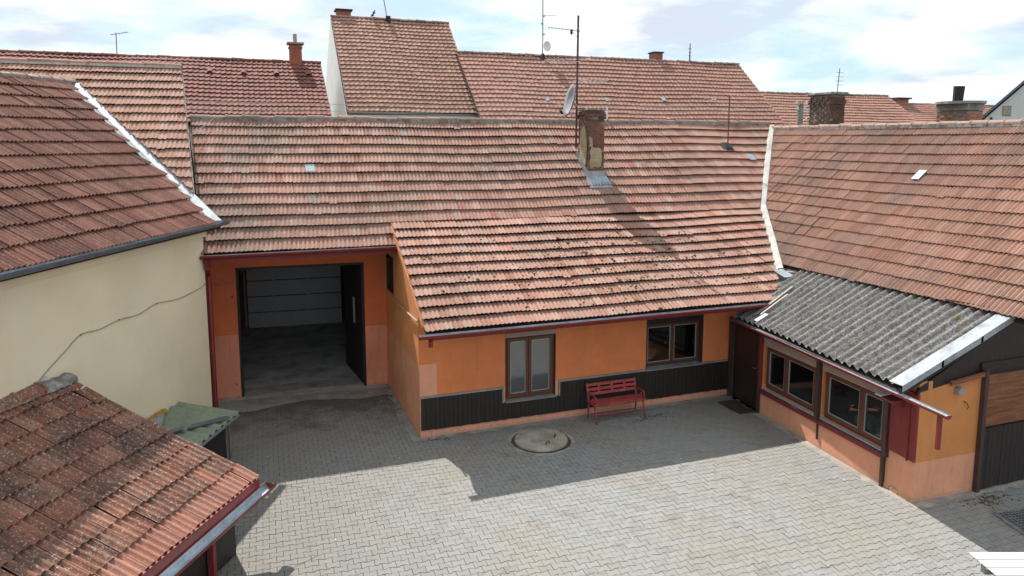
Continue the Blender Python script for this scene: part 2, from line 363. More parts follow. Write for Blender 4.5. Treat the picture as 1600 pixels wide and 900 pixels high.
def wallframe(mb, org, ax, nrm, rects_len, height, openings, thick):
    """wall slab along ax from org, openings (a0,a1,z0,z1); nrm points inwards"""
    org = np.array(org, float); ax = np.array(ax, float); nrm = np.array(nrm, float)
    xs = sorted({0., rects_len, *[o[0] for o in openings], *[o[1] for o in openings]})
    zs = sorted({0., height, *[o[2] for o in openings], *[o[3] for o in openings]})
    P = lambda a, z, d: org+ax*a+nrm*d+np.array([0, 0, z])
    for i in range(len(xs)-1):
        for j in range(len(zs)-1):
            a, z = (xs[i]+xs[i+1])/2, (zs[j]+zs[j+1])/2
            if any(o[0] < a < o[1] and o[2] < z < o[3] for o in openings): continue
            # faces only where exposed: front and back sheets; reveals added below
            for d in (0, thick): mb.add([P(xs[i],zs[j],d),P(xs[i+1],zs[j],d),P(xs[i+1],zs[j+1],d),P(xs[i],zs[j+1],d)], [(0,1,2,3)])
    for a0, a1, z0, z1 in openings+[(0, rects_len, 0, height)]:
        for (aa, za), (ab, zb) in (((a0,z0),(a1,z0)),((a1,z0),(a1,z1)),((a1,z1),(a0,z1)),((a0,z1),(a0,z0))):
            mb.add([P(aa,za,0),P(ab,zb,0),P(ab,zb,thick),P(aa,za,thick)], [(0,1,2,3)])

# ------------------------------------------------------------------ roof tiles
def template(tw, L, amp=.013, seg=4, waves=2, lift=.072, drop=.012):
    n = seg*waves; xs = np.linspace(0, tw*.992, n+1); ph = 2*math.pi*waves*np.linspace(0, 1, n+1)
    h = amp*(1+np.cos(ph)); h = amp*2*(h/(2*amp))**.8
    V = []
    for x, q in zip(xs, h): V.append((x, 0, lift+q))
    for x, q in zip(xs, h): V.append((x, L*1.10, .006+q))
    for x, q in zip(xs, h): V.append((x, .004, lift+q-drop))
    m = n+1; F = []
    for k in range(n): F.append((k, k+1, m+k+1, m+k)); F.append((2*m+k, 2*m+k+1, k+1, k))
    F.append((0, m, 2*m, 2*m)) if False else None
    return np.array(V), np.array([f for f in F if f], int)
def field(P0, U, V, nn, ncol, nrow, tw, L, planes=(), sag=None, whole=False, jit=1.0, seed=0, skip=None):
    """matrices of whole tiles and of tiles that the boundary cuts"""
    r = np.random.RandomState(seed); P0 = np.array(P0, float); full = []; cut = []
    U = np.array(U, float)/np.linalg.norm(U); V = np.array(V, float)/np.linalg.norm(V); nn = np.array(nn, float)/np.linalg.norm(nn)
    if np.cross(nn, U)@V < 0: P0 = P0+U*ncol*tw; U = -U
    for j in range(nrow):
        off = r.uniform(-.012, .012)
        for i in range(ncol):
            a, b = i*tw+off, j*L
            dz = (sag(a, b) if sag else 0)+r.normal(0, .003)*jit
            org = P0+U*a+V*(b+r.normal(0, .004)*jit)+nn*dz
            th = r.normal(0, .008)*jit; ph = r.normal(0, .008)*jit
            if r.rand() < .012: th += r.uniform(-.06, .06); org = org-V*r.uniform(.01, .05)+nn*.006   # slipped tile
            u2 = U*math.cos(th)+V*math.sin(th)+nn*ph; u2 /= np.linalg.norm(u2); n2 = nn-u2*(nn@u2); n2 /= np.linalg.norm(n2); v2 = np.cross(n2, u2)
            if skip and skip(a, b): continue
            M = np.eye(4); M[:3, 0] = u2; M[:3, 1] = v2; M[:3, 2] = n2; M[:3, 3] = org
            state = 'in'
            if planes:
                cs = [org, org+U*tw, org+U*tw+V*L, org+V*L]
                if whole:
                    c = org+U*tw*.5+V*L*.3
                    if min((c-p)@q for p, q in planes) < 0: continue
                else:
                    ds = [min((c-p)@q for p, q in planes) for c in cs]
                    if max(ds) < -.25 and all(max((c-p)@q for c in cs) < 0 for p, q in planes[:1]) or any(max((c-p)@q for c in cs) < 0 for p, q in planes): continue
                    if min(ds) < 0: state = 'cut'
            (full if state == 'in' else cut).append(M)
    return full, cut
def joined(tmpl, Ms):
    tv, tf = tmpl; Ms = np.array(Ms); n = len(Ms); h = np.hstack([tv, np.ones((len(tv), 1))])
    V = np.einsum('nij,kj->nki', Ms, h)[:, :, :3].reshape(-1, 3)
    F = (tf[None]+(np.arange(n)*len(tv))[:, None, None]).reshape(-1, tf.shape[1])
    return V, F
def lay_tiles(fields, parent, mat, nmax=300, name='tile', glass=None, matfn=None):
    """fields: list of (template, full, cut, planes). The nmax that show largest become objects of their own."""
    allm = [(k, i) for k, fl in enumerate(fields) for i in range(len(fl[1]))]
    cent = np.array([fields[k][1][i][:3, 3] for k, i in allm])
    order = np.argsort(depth_in_frame(cent)); own = set(int(x) for x in order[:nmax])
    temps = [raw_mesh(name, fl[0][0], fl[0][1], mat) for fl in fields]
    alts = {}
    rest = {k: [] for k in range(len(fields))}
    for idx, (k, i) in enumerate(allm):
        M = fields[k][1][i]
        if idx in own:
            me = temps[k]
            if matfn:
                mm = matfn(M[:3, 3])
                if mm is not mat:
                    key = (k, mm.name)
                    if key not in alts: alts[key] = raw_mesh(name, fields[k][0][0], fields[k][0][1], mm)
                    me = alts[key]
            o = bpy.data.objects.new(name, me); col.objects.link(o); o.parent = parent; o.matrix_local = Matrix(M.tolist())
        else: rest[k].append(M)
    VV = []; FF = []; off = 0
    for k, fl in enumerate(fields):
        if rest[k]:
            V, F = joined(fl[0], rest[k]); VV.append(V); FF.append(F+off); off += len(V)
        if fl[2]:
            V, F = joined(fl[0], fl[2])
            bm = bmesh.new(); vs = [bm.verts.new(v) for v in V]
            for f in F: bm.faces.new([vs[q] for q in f])
            for p, q in fl[3]:
                bmesh.ops.bisect_plane(bm, geom=bm.verts[:]+bm.edges[:]+bm.faces[:], plane_co=Vector(p), plane_no=Vector(q), clear_inner=True)
            me = bpy.data.meshes.new('cut_tiles'); bm.to_mesh(me); bm.free(); me.materials.append(mat)
            link('cut_tiles', me, parent, kind='stuff')
    if VV:
        link('tiles', raw_mesh('tiles', np.vstack(VV), np.vstack(FF), mat), parent, kind='stuff')
def ridge_tiles(parent, p, q, mat, r=.11, L=.40, n=None, name='ridge_tile', join=False, up=(0,0,1)):
    p = np.array(p, float); q = np.array(q, float); d = q-p; D = np.linalg.norm(d); d /= D; n = n or int(D/L); L = D/n
    a = np.cross(d, np.array(up, float)); a /= np.linalg.norm(a); upv = np.cross(a, d)
    seg = 7; V = []; F = []
    for k, (t, rr) in enumerate(((0, r*1.12), (.10, r*1.14), (.11, r), (1.06, r*.93))):
        for s in range(seg+1):
            th = math.pi*(s/seg)*1.1-.05*math.pi
            V.append((t*L, rr*math.cos(th), rr*math.sin(th)*.85))
    for k in range(3):
        for s in range(seg): F.append((k*(seg+1)+s, k*(seg+1)+s+1, (k+1)*(seg+1)+s+1, (k+1)*(seg+1)+s))
    V = np.array(V); F = np.array(F); Ms = []
    for k in range(n):
        M = np.eye(4); M[:3, 0] = d; M[:3, 1] = a; M[:3, 2] = upv; M[:3, 3] = p+d*L*k+upv*rng.gauss(0, .008)+a*rng.gauss(0, .008); Ms.append(M)
    if join:
        V2, F2 = joined((V, F), Ms); return link('ridge_tiles', raw_mesh('ridge_tiles', V2, F2, mat), parent, kind='stuff')
    me = raw_mesh(name, V, F, mat)
    for M in Ms:
        o = bpy.data.objects.new(name, me); col.objects.link(o); o.parent = parent; o.matrix_local = Matrix(M.tolist())
def plane_basis(U, up_h, slope):
    """U along the eave, up_h horizontal direction up the slope"""
    U = np.array(U, float); h = np.array(up_h, float); h /= np.linalg.norm(h)
    V = h+np.array([0, 0, slope]); V /= np.linalg.norm(V); n = np.cross(U, V)
    if n[2] < 0: n = -n
    return U, V, n

# ================================================================== SETTING
def sheet(name, x0, x1, y0, y1, z, mat):
    o = MB().add([(x0,y0,z),(x1,y0,z),(x1,y1,z),(x0,y1,z)], [(0,1,2,3)]).build(name, mat); o['kind'] = 'structure'; return o
sheet('ground', -1500, 1500, -1500, 1500, -.06, M_ground)
sheet('street', -300, 300, 11.6, 15.2, -.05, M_asphalt)
bed = sheet('courtyard_paving', -8, 14, -10.5, 4.2, -.012, M_soil)
bed['label'] = 'grey interlocking paved courtyard'

# bone shaped pavers, 0.20 x 0.14 lattice
def paver_template():
    g = .0034; e = .0825-g; w = .0575-g; h = .1-g
    o = [(-h,-e),(-.062,-e),(-.036,-w),(.036,-w),(.062,-e),(h,-e),(h,e),(.062,e),(.036,w),(-.036,w),(-.062,e),(-h,e)]
    n = len(o); c = .004
    top = [(x-math.copysign(c, x)*(1 if abs(x) > .09 else 0), y-math.copysign(c, y), 0) for x, y in o]
    mid = [(x, y, -c*.8) for x, y in o]; bot = [(x, y, -.03) for x, y in o]
    return top, mid, bot, n
pt, pm, pb, pn = paver_template()
PV = np.array(pt+pm+pb)
PQ = [(i, (i+1) % pn, pn+(i+1) % pn, pn+i)[::-1] for i in range(pn)]+[(pn+i, pn+(i+1) % pn, 2*pn+(i+1) % pn, 2*pn+i)[::-1] for i in range(pn)]
# top as quads: two end plates, two tapers, waist
PQ += [(0,1,10,11),(1,2,9,10),(2,3,8,9),(3,4,7,8),(4,5,6,7)]
PQ = np.array(PQ)
ang = R(-1.3); ca, sa = math.cos(ang), math.sin(ang)
def on_paving(x, y):
    if y > 0: return -4.6 < x < -.02 and y < 3.35
    if x < -4.18+.47*(y-2.04)-.25: return False
    if y > -5.75 and x > 7.87+.0665*y: return False
    if (x-2.37)**2+(y+1.03)**2 < .52**2: return False
    return True
PM = []
for j in range(-70, 30):
    for i in range(-55, 75):
        lx = i*.2+(.1 if j % 2 else 0); ly = j*.14
        x = lx*ca-ly*sa+1; y = lx*sa+ly*ca
        if not (-7 < x < 13 and -9.6 < y < 3.5 and on_paving(x, y)): continue
        t = ang+nr.normal(0, .006); M = np.eye(4); M[0, 0] = math.cos(t); M[0, 1] = -math.sin(t); M[1, 0] = math.sin(t); M[1, 1] = math.cos(t)
        M[2, 0] = nr.normal(0, .006); M[2, 1] = nr.normal(0, .006)
        M[0, 3] = x+nr.normal(0, .0008); M[1, 3] = y+nr.normal(0, .0008); M[2, 3] = nr.normal(0, .0018)+.006*math.sin(x*1.1+1)*math.sin(y*.9)
        PM.append(M)
PM = np.array(PM); order = np.argsort(depth_in_frame(PM[:, :3, 3]))
pme = raw_mesh('paver', PV, PQ, M_paver)
for k in order[:300]:
    o = bpy.data.objects.new('paver', pme); col.objects.link(o); o.parent = bed; o.matrix_local = Matrix(PM[k].tolist())
V, F = joined((PV, PQ), PM[order[300:]])
link('pavers', raw_mesh('pavers', V, F, M_paver), bed, kind='stuff')
# mortar strips along the walls and the concrete apron of the passage
def rough_strip(name, pts, z=.007):
    """flat smear of mortar: list of (inner, outer) points, wobbled on the outer side"""
    V = []; F = []
    for k, (a, b) in enumerate(pts):
        a = np.array(a, float); b = np.array(b, float); w = rng.uniform(.65, 1.15); V += [(a[0], a[1], z), (*(a+(b-a)*w), z-.004)]
        if k: F.append((2*k-2, 2*k, 2*k+1, 2*k-1))
    return MB().add(V, F).build(name, M_concrete, bed)
def along(p, q, n, out): return [((p[0]+(q[0]-p[0])*k/n, p[1]+(q[1]-p[1])*k/n), (p[0]+(q[0]-p[0])*k/n+out[0], p[1]+(q[1]-p[1])*k/n+out[1])) for k in range(n+1)]
rough_strip('mortar_strip', along((0, .02), (7.9, .02), 60, (0, -.20)))
rough_strip('mortar_strip', along((.02, -.12), (.02, 3.7), 30, (-.22, 0)), .008)
rough_strip('mortar_strip', along((7.79, -1.3), (7.47, -5.78), 40, (-.20, 0)))
rough_strip('mortar_strip', along((7.4, -5.72), (11, -5.80), 30, (0, -.22)), .008)
apron = MB()
ax = np.linspace(-4.5, 0.02, 20)
apron.add([(x, 4.6, .02) for x in ax]+[(x, 3.05+.12*math.sin(x*2.3)+rng.uniform(-.06, .06), .004) for x in ax], [(k, k+1, 21+k, 20+k) for k in range(19)])
apron.build('concrete_apron', M_concrete, bed)

# ================================================================== ORANGE HOUSE
house = thing('orange_house', 'long orange courtyard house with red clay tile roof and open garage passage', 'house', (3.9, 0, 0))
EAVE_Y, EAVE_Z, SL = -.92, 2.53, .533        # lower roof
GY, GZ, SU = 1.96, 3.90, .818                # upper roof
RID_Y = 5.60; RID_Z = GZ+SU*(RID_Y-GY); BRK_Y = GY+2*(RID_Y-GY)/13; BRK_Z = GZ+SU*(BRK_Y-GY); SL = (BRK_Z-EAVE_Z)/(BRK_Y-EAVE_Y)
lo = lambda y: EAVE_Z+SL*(y-EAVE_Y)
up = lambda y: GZ+SU*(y-GY)
w = MB()
FRO = [(1.93, 3.15, .58, 2.13), (5.49, 7.09, .90, 2.13)]
wallframe(w, (0, 0, 0), (1, 0, 0), (0, 1, 0), 7.95, 2.75, FRO, .38)
w.build('facade_wall', M_facade, house)
w = MB()   # gable wall facing the passage forecourt, with a small opening
def gq(a, b): w.add([(0, *a[:2]), (0, *a[2:]), (0, *b[2:]), (0, *b[:2])], [(0, 1, 2, 3)])
gy = [0, .9, 1.8, 2.66, 2.95, 3.72, 4.0]
for k in range(len(gy)-1):
    y0, y1 = gy[k], gy[k+1]; t0 = min(lo(y0), up(y0) if y0 > 2.6 else 99)-.03; t1 = min(lo(y1), up(y1) if y1 > 2.6 else 99)-.03
    if 2.6 < y0 < 3.7: gq((y0, 0, y1, 0), (y0, 2.56, y1, 2.56)); gq((y0, 3.52, y1, 3.52), (y0, t0, y1, t1))
    else: gq((y0, 0, y1, 0), (y0, t0, y1, t1))
w.add([(0, 2.66, 2.56), (0, 3.72, 2.56), (.25, 3.72, 2.56), (.25, 2.66, 2.56)], [(0,1,2,3)])
w.v = [(p[0]-.004, p[1], p[2]) for p in w.v]; w.build('gable_wall', M_gablew, house)
gw = MB().box(.10, .14, 2.66, 3.72, 2.56, 3.52).build('gable_window', M_black, house)
b_ = MB(); b_.bar((.06, 2.70, 2.56), (.06, 2.70, 3.52), .06, .06, (0,1,0)); b_.bar((.06, 3.2, 2.56), (.06, 3.2, 3.52), .05, .05, (0,1,0)); b_.bar((.06, 2.66, 2.60), (.06, 3.72, 2.60), .06, .06); b_.build('frame', M_dark, gw)
MB().bar((-.025, 2.62, 2.53), (-.025, .12, 2.46), .035, .05).build('timber_batten', M_panel, house) if False else None
# garage front
gdir = np.array([4.30, -.33, 0]); gl = np.linalg.norm(gdir); gdir /= gl; gin = np.array([-gdir[1], gdir[0], 0])
w = MB(); wallframe(w, (-4.30, 4.05, 0), gdir, gin, gl+.02, 4.2, [(.70, 3.76, 0, 3.27)], .40)
w.build('passage_wall', M_garwall, house)
gp = lambda a, d, z=0: np.array([-4.30, 4.05, z])+gdir*a+gin*d
# passage interior
w = MB()
a0, a1 = .25, 4.15
def q4(m, *p): m.add(p, [(0, 1, 2, 3)])
q4(w, gp(a0, .4), gp(a0, 7.4), gp(a0, 7.4, 3.4), gp(a0, .4, 3.4)); q4(w, gp(a1, .4), gp(a1, 7.4), gp(a1, 7.4, 3.4), gp(a1, .4, 3.4))
q4(w, gp(a0, .4, 3.4), gp(a1, .4, 3.4), gp(a1, 7.4, 3.4), gp(a0, 7.4, 3.4)); q4(w, gp(a0, 7.42), gp(a1, 7.42), gp(a1, 7.42, 3.4), gp(a0, 7.42, 3.4))
w.build('passage_lining', M_lining, house)
f = MB(); q4(f, gp(.1, -.25, .014), gp(4.25, -.25, .014), gp(4.25, 7.45, .014), gp(.1, 7.45, .014)); f.build('passage_floor', M_floor, house)
sd_ = MB().hexa([gp(.35, 6.95), gp(3.5, 6.95), gp(3.5, 7.01), gp(.35, 7.01)], [gp(.35, 6.95, 2.75), gp(3.5, 6.95, 2.75), gp(3.5, 7.01, 2.75), gp(.35, 7.01, 2.75)]).build('sectional_door', M_black, house)
for k in range(5):
    z0 = .03+.545*k; MB().hexa([gp(.38, 6.89, z0), gp(3.46, 6.89, z0), gp(3.46, 6.94, z0), gp(.38, 6.94, z0)], [gp(.38, 6.89, z0+.515), gp(3.46, 6.89, z0+.515), gp(3.46, 6.94, z0+.515), gp(.38, 6.94, z0+.515)]).build('panel', M_garpanel, sd_, bevel=.008)
    if k:
        for a in (1.25, 2.35):
            p = gp(a, 6.865, z0-.015); MB().box(p[0]-.035, p[0]+.035, p[1]-.02, p[1]+.02, p[2]-.045, p[2]+.045).build('hinge', M_steel, sd_)
# wooden leaves folded inwards
LF = lambda t, o, z: gp(3.70-.34*t-o, .10+1.85*t, z)
leaf = MB().hexa([LF(0, 0, .05), LF(1, 0, .05), LF(1, -.05, .05), LF(0, -.05, .05)], [LF(0, 0, 3.2), LF(1, 0, 3.2), LF(1, -.05, 3.2), LF(0, -.05, 3.2)]).build('gate_leaf', M_dark, house)
for k in range(14):
    t0, t1 = k/14+.004, (k+1)/14-.004
    MB().hexa([LF(t0, .002, .06), LF(t1, .002, .06), LF(t1, .02, .06), LF(t0, .02, .06)], [LF(t0, .002, 3.19), LF(t1, .002, 3.19), LF(t1, .02, 3.19), LF(t0, .02, 3.19)]).build('plank', M_dark, leaf)
MB().hexa([LF(.36, .024, 1.5), LF(.45, .024, 1.5), LF(.45, .027, 1.5), LF(.36, .027, 1.5)], [LF(.36, .024, 2.2), LF(.45, .024, 2.2), LF(.45, .027, 2.2), LF(.36, .027, 2.2)]).build('notice_sheet', M_white, leaf)
fr = MB()
fr.bar(gp(.73, .03, 0), gp(.73, .03, 3.27), .06, .08, gin); fr.bar(gp(3.73, .03, 0), gp(3.73, .03, 3.27), .06, .08, gin); fr.bar(gp(.70, .03, 3.24), gp(3.76, .03, 3.24), .08, .06)
fr.build('gate_frame', M_dark, house)
wr = MB(); wr.tube([gp(.05, -.02, 2.95), gp(.3, -.02, 2.86), gp(.55, -.02, 2.90), gp(.70, -.02, 2.98)], .008, 5); wr.build('lamp_cable', M_wirewhite, house)
for z in (2.55, .35): 
    p = gp(.60, -.03, z); MB().tube([p, p+np.array([0, -.05, 0]), p+np.array([0, -.06, .05])], .012, 6).build('gate_hook', M_rust, house)

# shell of the house that the camera does not see through: back wall, party walls
w = MB(); w.box(-4.3, 13.3, 11.2, 11.4, 0, 2.4); w.box(.45, 7.9, 4.0, 4.2, 0, 4.0); w.build('rear_wall', M_beige, house)
rm = MB(); q4(rm, (.3, .3, .02), (7.9, .3, .02), (7.9, 4.0, .02), (.3, 4.0, .02)); rm.build('room_floor', M_roomred, house)
rm = MB(); rm.box(4.6, 4.7, .39, 4.0, 0, 2.6); q4(rm, (.3, .39, 2.5), (7.9, .39, 2.5), (7.9, 4, 2.5), (.3, 4, 2.5)); rm.box(7.8, 7.9, .39, 4.0, 0, 2.6); rm.build('partition', M_room, house)
MB().box(5.4, 7.2, 2.6, 3.3, .02, .62).build('bed', M_room, house)

# plinth of dark vertical boards with grey capping
def boards(x0, x1, z0f, z1):
    n = max(1, round((x1-x0)/.105)); wd_ = (x1-x0)/n
    for k in range(n):
        z0 = z0f+rng.uniform(-.006, .006)
        MB().box(x0+k*wd_+.003, x0+(k+1)*wd_-.003, -.032-rng.uniform(0, .004), -.004, z0, z1).build('board', M_dark, plinth)
plinth = MB().box(.02, 7.86, -.012, -.002, .18, .56).build('plinth', M_black, house)
boards(.02, 1.86, .17, .885); boards(1.86, 3.24, .17, .555); boards(3.24, 7.86, .17, .885)
for b6 in ((.01, 1.885, .885, .925), (3.215, 5.47, .885, .925), (7.11, 7.86, .885, .925), (1.85, 1.885, .56, .884), (3.215, 3.25, .56, .884)):
    MB().box(b6[0], b6[1], -.05, -.003, b6[2], b6[3]).build('capping_trim', M_trim, house, bevel=.006)

def window(parent, org, axv, inn, wdt, hgt, split=.5, ripple=False, sill=True, sash=.075, depth=.12, shut=0., name='window', handle_on=0, shutmat=None, sashmat=None):
    org = np.array(org, float); axv = np.array(axv, float); inn = np.array(inn, float)
    P = lambda a, z, d: org+axv*a+inn*d+np.array([0, 0, z])
    def bx(m, a0, a1, z0, z1, d0, d1): m.hexa([P(a0,z0,d0),P(a1,z0,d0),P(a1,z0,d1),P(a0,z0,d1)], [P(a0,z1,d0),P(a1,z1,d0),P(a1,z1,d1),P(a0,z1,d1)])
    top = hgt-shut; d0, d1 = depth, depth+.07; fm = MB(); t = .045
    bx(fm, 0, t, 0, top, d0, d1); bx(fm, wdt-t, wdt, 0, top, d0, d1); bx(fm, t, wdt-t, 0, t, d0, d1); bx(fm, t, wdt-t, top-t, top, d0, d1)
    win = fm.build(name, M_brownpost if sashmat is None else M_brown, parent, bevel=.006)
    s0 = wdt*split
    for k, (a, b) in enumerate(((t, s0), (s0, wdt-t))):
        sm = MB(); e = .004
        bx(sm, a+e, a+sash, t, top-t, d0-.02, d0+.04); bx(sm, b-sash, b-e, t, top-t, d0-.02, d0+.04); bx(sm, a+sash, b-sash, t, t+sash, d0-.02, d0+.04); bx(sm, a+sash, b-sash, top-t-sash, top-t, d0-.02, d0+.04)
        sm.build('sash', sashmat or M_brown, win, bevel=.006)
        sl = MB(); c = .012
        for (q0, q1, z0, z1) in ((a+sash, a+sash+c, t+sash, top-t-sash), (b-sash-c, b-sash, t+sash, top-t-sash), (a+sash, b-sash, t+sash, t+sash+c), (a+sash, b-sash, top-t-sash-c, top-t-sash)):
            bx(sl, q0, q1, z0, z1, d0-.012, d0+.012)
        sl.build('glazing_bead', M_alu, win)
        g = MB(); bx(g, a+sash, b-sash, t+sash, top-t-sash, d0+.004, d0+.010); g.build('pane', M_ripple if ripple else M_glass, win)
        if k == handle_on:
            hm = MB(); aa = b-sash-.05; zc = top*.52
            hm.bar(P(aa-.06, zc-.05, d0+.05), P(aa, zc+.06, d0+.05), .018, .018); hm.build('handle', M_white, win)
    if shut:
        sm = MB(); bx(sm, -.02, wdt+.02, top, hgt, d0-.09, d1+.02); sm.build('shutter_box', shutmat or M_shutter, win, bevel=.006)
        ns = max(2, int(shut/.035)); 
        for k in range(ns):
            sm = MB(); bx(sm, 0, wdt, top+k*shut/ns+.004, top+(k+1)*shut/ns-.004, d0-.10, d0-.088); sm.build('shutter_slat', shutmat or M_shutter, win)
    if sill:
        sm = MB(); sm.hexa([P(-.02,-.05,-.06),P(wdt+.02,-.05,-.06),P(wdt+.02,-.02,d1),P(-.02,-.02,d1)], [P(-.02,-.03,-.06),P(wdt+.02,-.03,-.06),P(wdt+.02,.0,d1),P(-.02,.0,d1)]); sm.build('sill', M_trim, win, bevel=.004)
    return win
window(house, (1.95, 0, .60), (1, 0, 0), (0, 1, 0), 1.18, 1.53, .47, ripple=True, shut=.10, sash=.075, depth=.06, sashmat=M_brown)
window(house, (5.51, 0, .93), (1, 0, 0), (0, 1, 0), 1.56, 1.20, .5, shut=.14, sash=.055, depth=.14, shutmat=M_dark)
jm = MB(); jm.box(1.93, 1.95, .0, .2, .58, 2.13); jm.box(3.13, 3.15, 0, .2, .58, 2.13); jm.box(5.49, 5.51, 0, .3, .9, 2.13); jm.box(7.07, 7.09, 0, .3, .9, 2.13); jm.build('reveal_lining', M_brownpost, house)

# roof: deck slabs, then tiles
dk = MB()
def slab(m, pts, th=.05, off=-.065):
    a = [np.array(p, float) for p in pts]; n = np.cross(a[1]-a[0], a[2]-a[0]); n /= np.linalg.norm(n); n = n if n[2] > 0 else -n
    m.prism([p+n*off for p in a], -n*th)
WX0, WZ0, WS, WRX = 9.5, 3.185, .915, 13.35; WRZ = WZ0+WS*(WRX-WX0)
vx = lambda z: WX0+(z-WZ0)/WS
vlo = lambda z: (z-EAVE_Z)/SL+EAVE_Y
vup = lambda z: (z-GZ)/SU+GY
VAL = [(vx(3.0), vlo(3.0), 3.0), (vx(BRK_Z), BRK_Y, BRK_Z), (vx(WRZ), vup(WRZ), WRZ)]
slab(dk, [(-.03, EAVE_Y+.02, lo(EAVE_Y+.02)), (8.9, EAVE_Y+.02, lo(EAVE_Y+.02)), (9.15, 0, lo(0)), (VAL[1][0]-.05, BRK_Y, BRK_Z), (-.03, BRK_Y, BRK_Z)])
slab(dk, [(-4.25, GY+.02, up(GY+.02)), (-.03, GY+.02, up(GY+.02)), (-.03, RID_Y, RID_Z), (-4.5, RID_Y, RID_Z)])
slab(dk, [(-.03, BRK_Y, BRK_Z), (VAL[1][0]-.05, BRK_Y, BRK_Z), (VAL[2][0], RID_Y, RID_Z), (-.03, RID_Y, RID_Z)])
slab(dk, [(-4.5, RID_Y, RID_Z), (13.4, RID_Y, RID_Z), (13.4, 11.6, RID_Z-SU*(11.6-RID_Y)), (-4.5, 11.6, RID_Z-SU*(11.6-RID_Y))])
roof = dk.build('roof', M_deck, house)
TW, TL = .195, .352
T1 = template(TW, TL)
def vplane(p, q, side):   # vertical plane through p-q keeping the side towards `side`
    p = np.array(p, float); q = np.array(q, float); d = q-p; n = np.array([d[1], -d[0], 0]); n /= np.linalg.norm(n)
    if (np.array(side)-p)@n < 0: n = -n
    return p, n
def off_plane(pl, dist): return pl[0]+pl[1]*dist, pl[1]
sagf = lambda a, b: .028*math.sin(a*.55+1.)*math.sin(b*.7)+.016*math.sin(a*1.3+b*.6)
U, Vv, nn = plane_basis((1, 0, 0), (0, 1, 0), SL)
nlo = round(math.hypot(BRK_Y-EAVE_Y, BRK_Z-EAVE_Z)/TL); Llo = math.hypot(BRK_Y-EAVE_Y, BRK_Z-EAVE_Z)/nlo
pl_lo = [off_plane(vplane(VAL[0], VAL[1], (0, 0, 0)), .09)]
f1 = field((-.08, EAVE_Y, EAVE_Z), U, Vv, nn, 58, nlo, TW, Llo, pl_lo, sagf, seed=1)
U2, V2, n2_ = plane_basis((1, 0, 0), (0, 1, 0), SU)
nup = 13; Lup = math.hypot(RID_Y-GY, RID_Z-GZ)/nup
nb = (BRK_Y-GY)/V2[1]/Lup
pl_up = [off_plane(vplane(VAL[1], VAL[2], (0, 4, 0)), .09), vplane((-4.24, GY, 0), (-4.52, RID_Y, 0), (0, 4, 0))]
f2 = field((-4.55, GY, GZ), U2, V2, n2_, 93, nup, TW, Lup, pl_up, sagf, seed=2, skip=lambda a, b: -4.55+a > -.16 and b < Lup*1.5)
lay_tiles([(template(TW, Llo, lift=.074), f1[0], f1[1], pl_lo), (template(TW, Lup, lift=.064), f2[0], f2[1], pl_up)], roof, M_tile_main)
ridge_tiles(roof, (-4.5, RID_Y, RID_Z+.035), (13.35, RID_Y, RID_Z+.035), M_ridge, .095, .40)
mm = MB(); mm.bar((-4.5, RID_Y, RID_Z), (13.35, RID_Y, RID_Z), .2, .1); mm.build('ridge_mortar', M_mortar, roof)
vg = MB()   # mortar verge and barge at the step of the two roofs
vg.bar((-.05, BRK_Y+.3, lo(BRK_Y+.3)-.02), (-.05, EAVE_Y+.25, lo(EAVE_Y+.25)-.03), .05, .10); vg.build('verge_mortar', M_gablew, roof)
vb = MB(); vb.tube([(-.04, 2.78, 2.53), (-.05, 1.2, 2.56), (-.05, -.10, 2.60)], .022, 6); vb.build('loose_timber', M_shutter, house)
# glass tiles set into the slope
def slope_patch(parent, p, U, V, n, w, h, mat, name, lift=.075):
    p = np.array(p); U = np.array(U); V = np.array(V); n = np.array(n); m = MB()
    a = p+n*lift; m.hexa([a-U*w/2-n*.03, a+U*w/2-n*.03, a+U*w/2+V*h-n*.055, a-U*w/2+V*h-n*.055], [a-U*w/2, a+U*w/2, a+U*w/2+V*h-n*.025, a-U*w/2+V*h-n*.025]); return m.build(name, mat, parent)
for x, y in ((-1.76, 3.95), (7.6, 3.92), (11.65, 4.15)): slope_patch(roof, (x, y, up(y)), U2, V2, n2_, .22, .30, M_glasstile, 'glass_tile')
for x, y in ((.8, 5.05), (-1.8, 3.1)): slope_patch(roof, (x, y, up(y)), U2, V2, n2_, .23, .3, M_mortar, 'patched_tile', .06)
# moss cushions on the lower slope
def blob(mb, c, r, n, fl=.55):
    c = np.array(c); k = 6; V = []; V.append(c+n*r*fl)
    a = np.cross(n, (1, 0, 0)); a /= np.linalg.norm(a); b = np.cross(n, a)
    for i in range(2):
        for s in range(k):
            th = 2*math.pi*(s+.5*i)/k; rr = r*(.65, 1.0)[i]*rng.uniform(.75, 1.2); V.append(c+(a*math.cos(th)+b*math.sin(th))*rr+n*r*fl*(.75, .0)[i])
    F = [(0, 1+s, 1+(s+1) % k) for s in range(k)]+[(1+s, 1+k+s, 1+(s+1) % k) for s in range(k)]+[(1+k+s, 1+k+(s+1) % k, 1+(s+1) % k) for s in range(k)]
    mb.add(V, F)
ms = MB(); ms2 = MB()
for k in range(560):
    x = rng.triangular(.1, 9.4, 5.6); y = rng.triangular(-.9, 2.6, .3)
    if x > vx(lo(y))-.25: continue
    d = (y-EAVE_Y)/Vv[1]; row = int(d/Llo); fr_ = rng.uniform(.06, .62)
    if row < 0 or row >= nlo: continue
    P_ = np.array([x, EAVE_Y, EAVE_Z])+Vv*(row+fr_)*Llo+nn*(.078-.060*fr_+sagf(x, (row+fr_)*Llo))
    blob(ms2 if rng.random() < .10 else ms, P_, rng.uniform(.016, .042)*(1.5 if rng.random() < .12 else 1), nn)
ms.build('moss', M_moss, roof, kind='stuff'); ms2.build('moss', M_mossy, roof, kind='stuff')
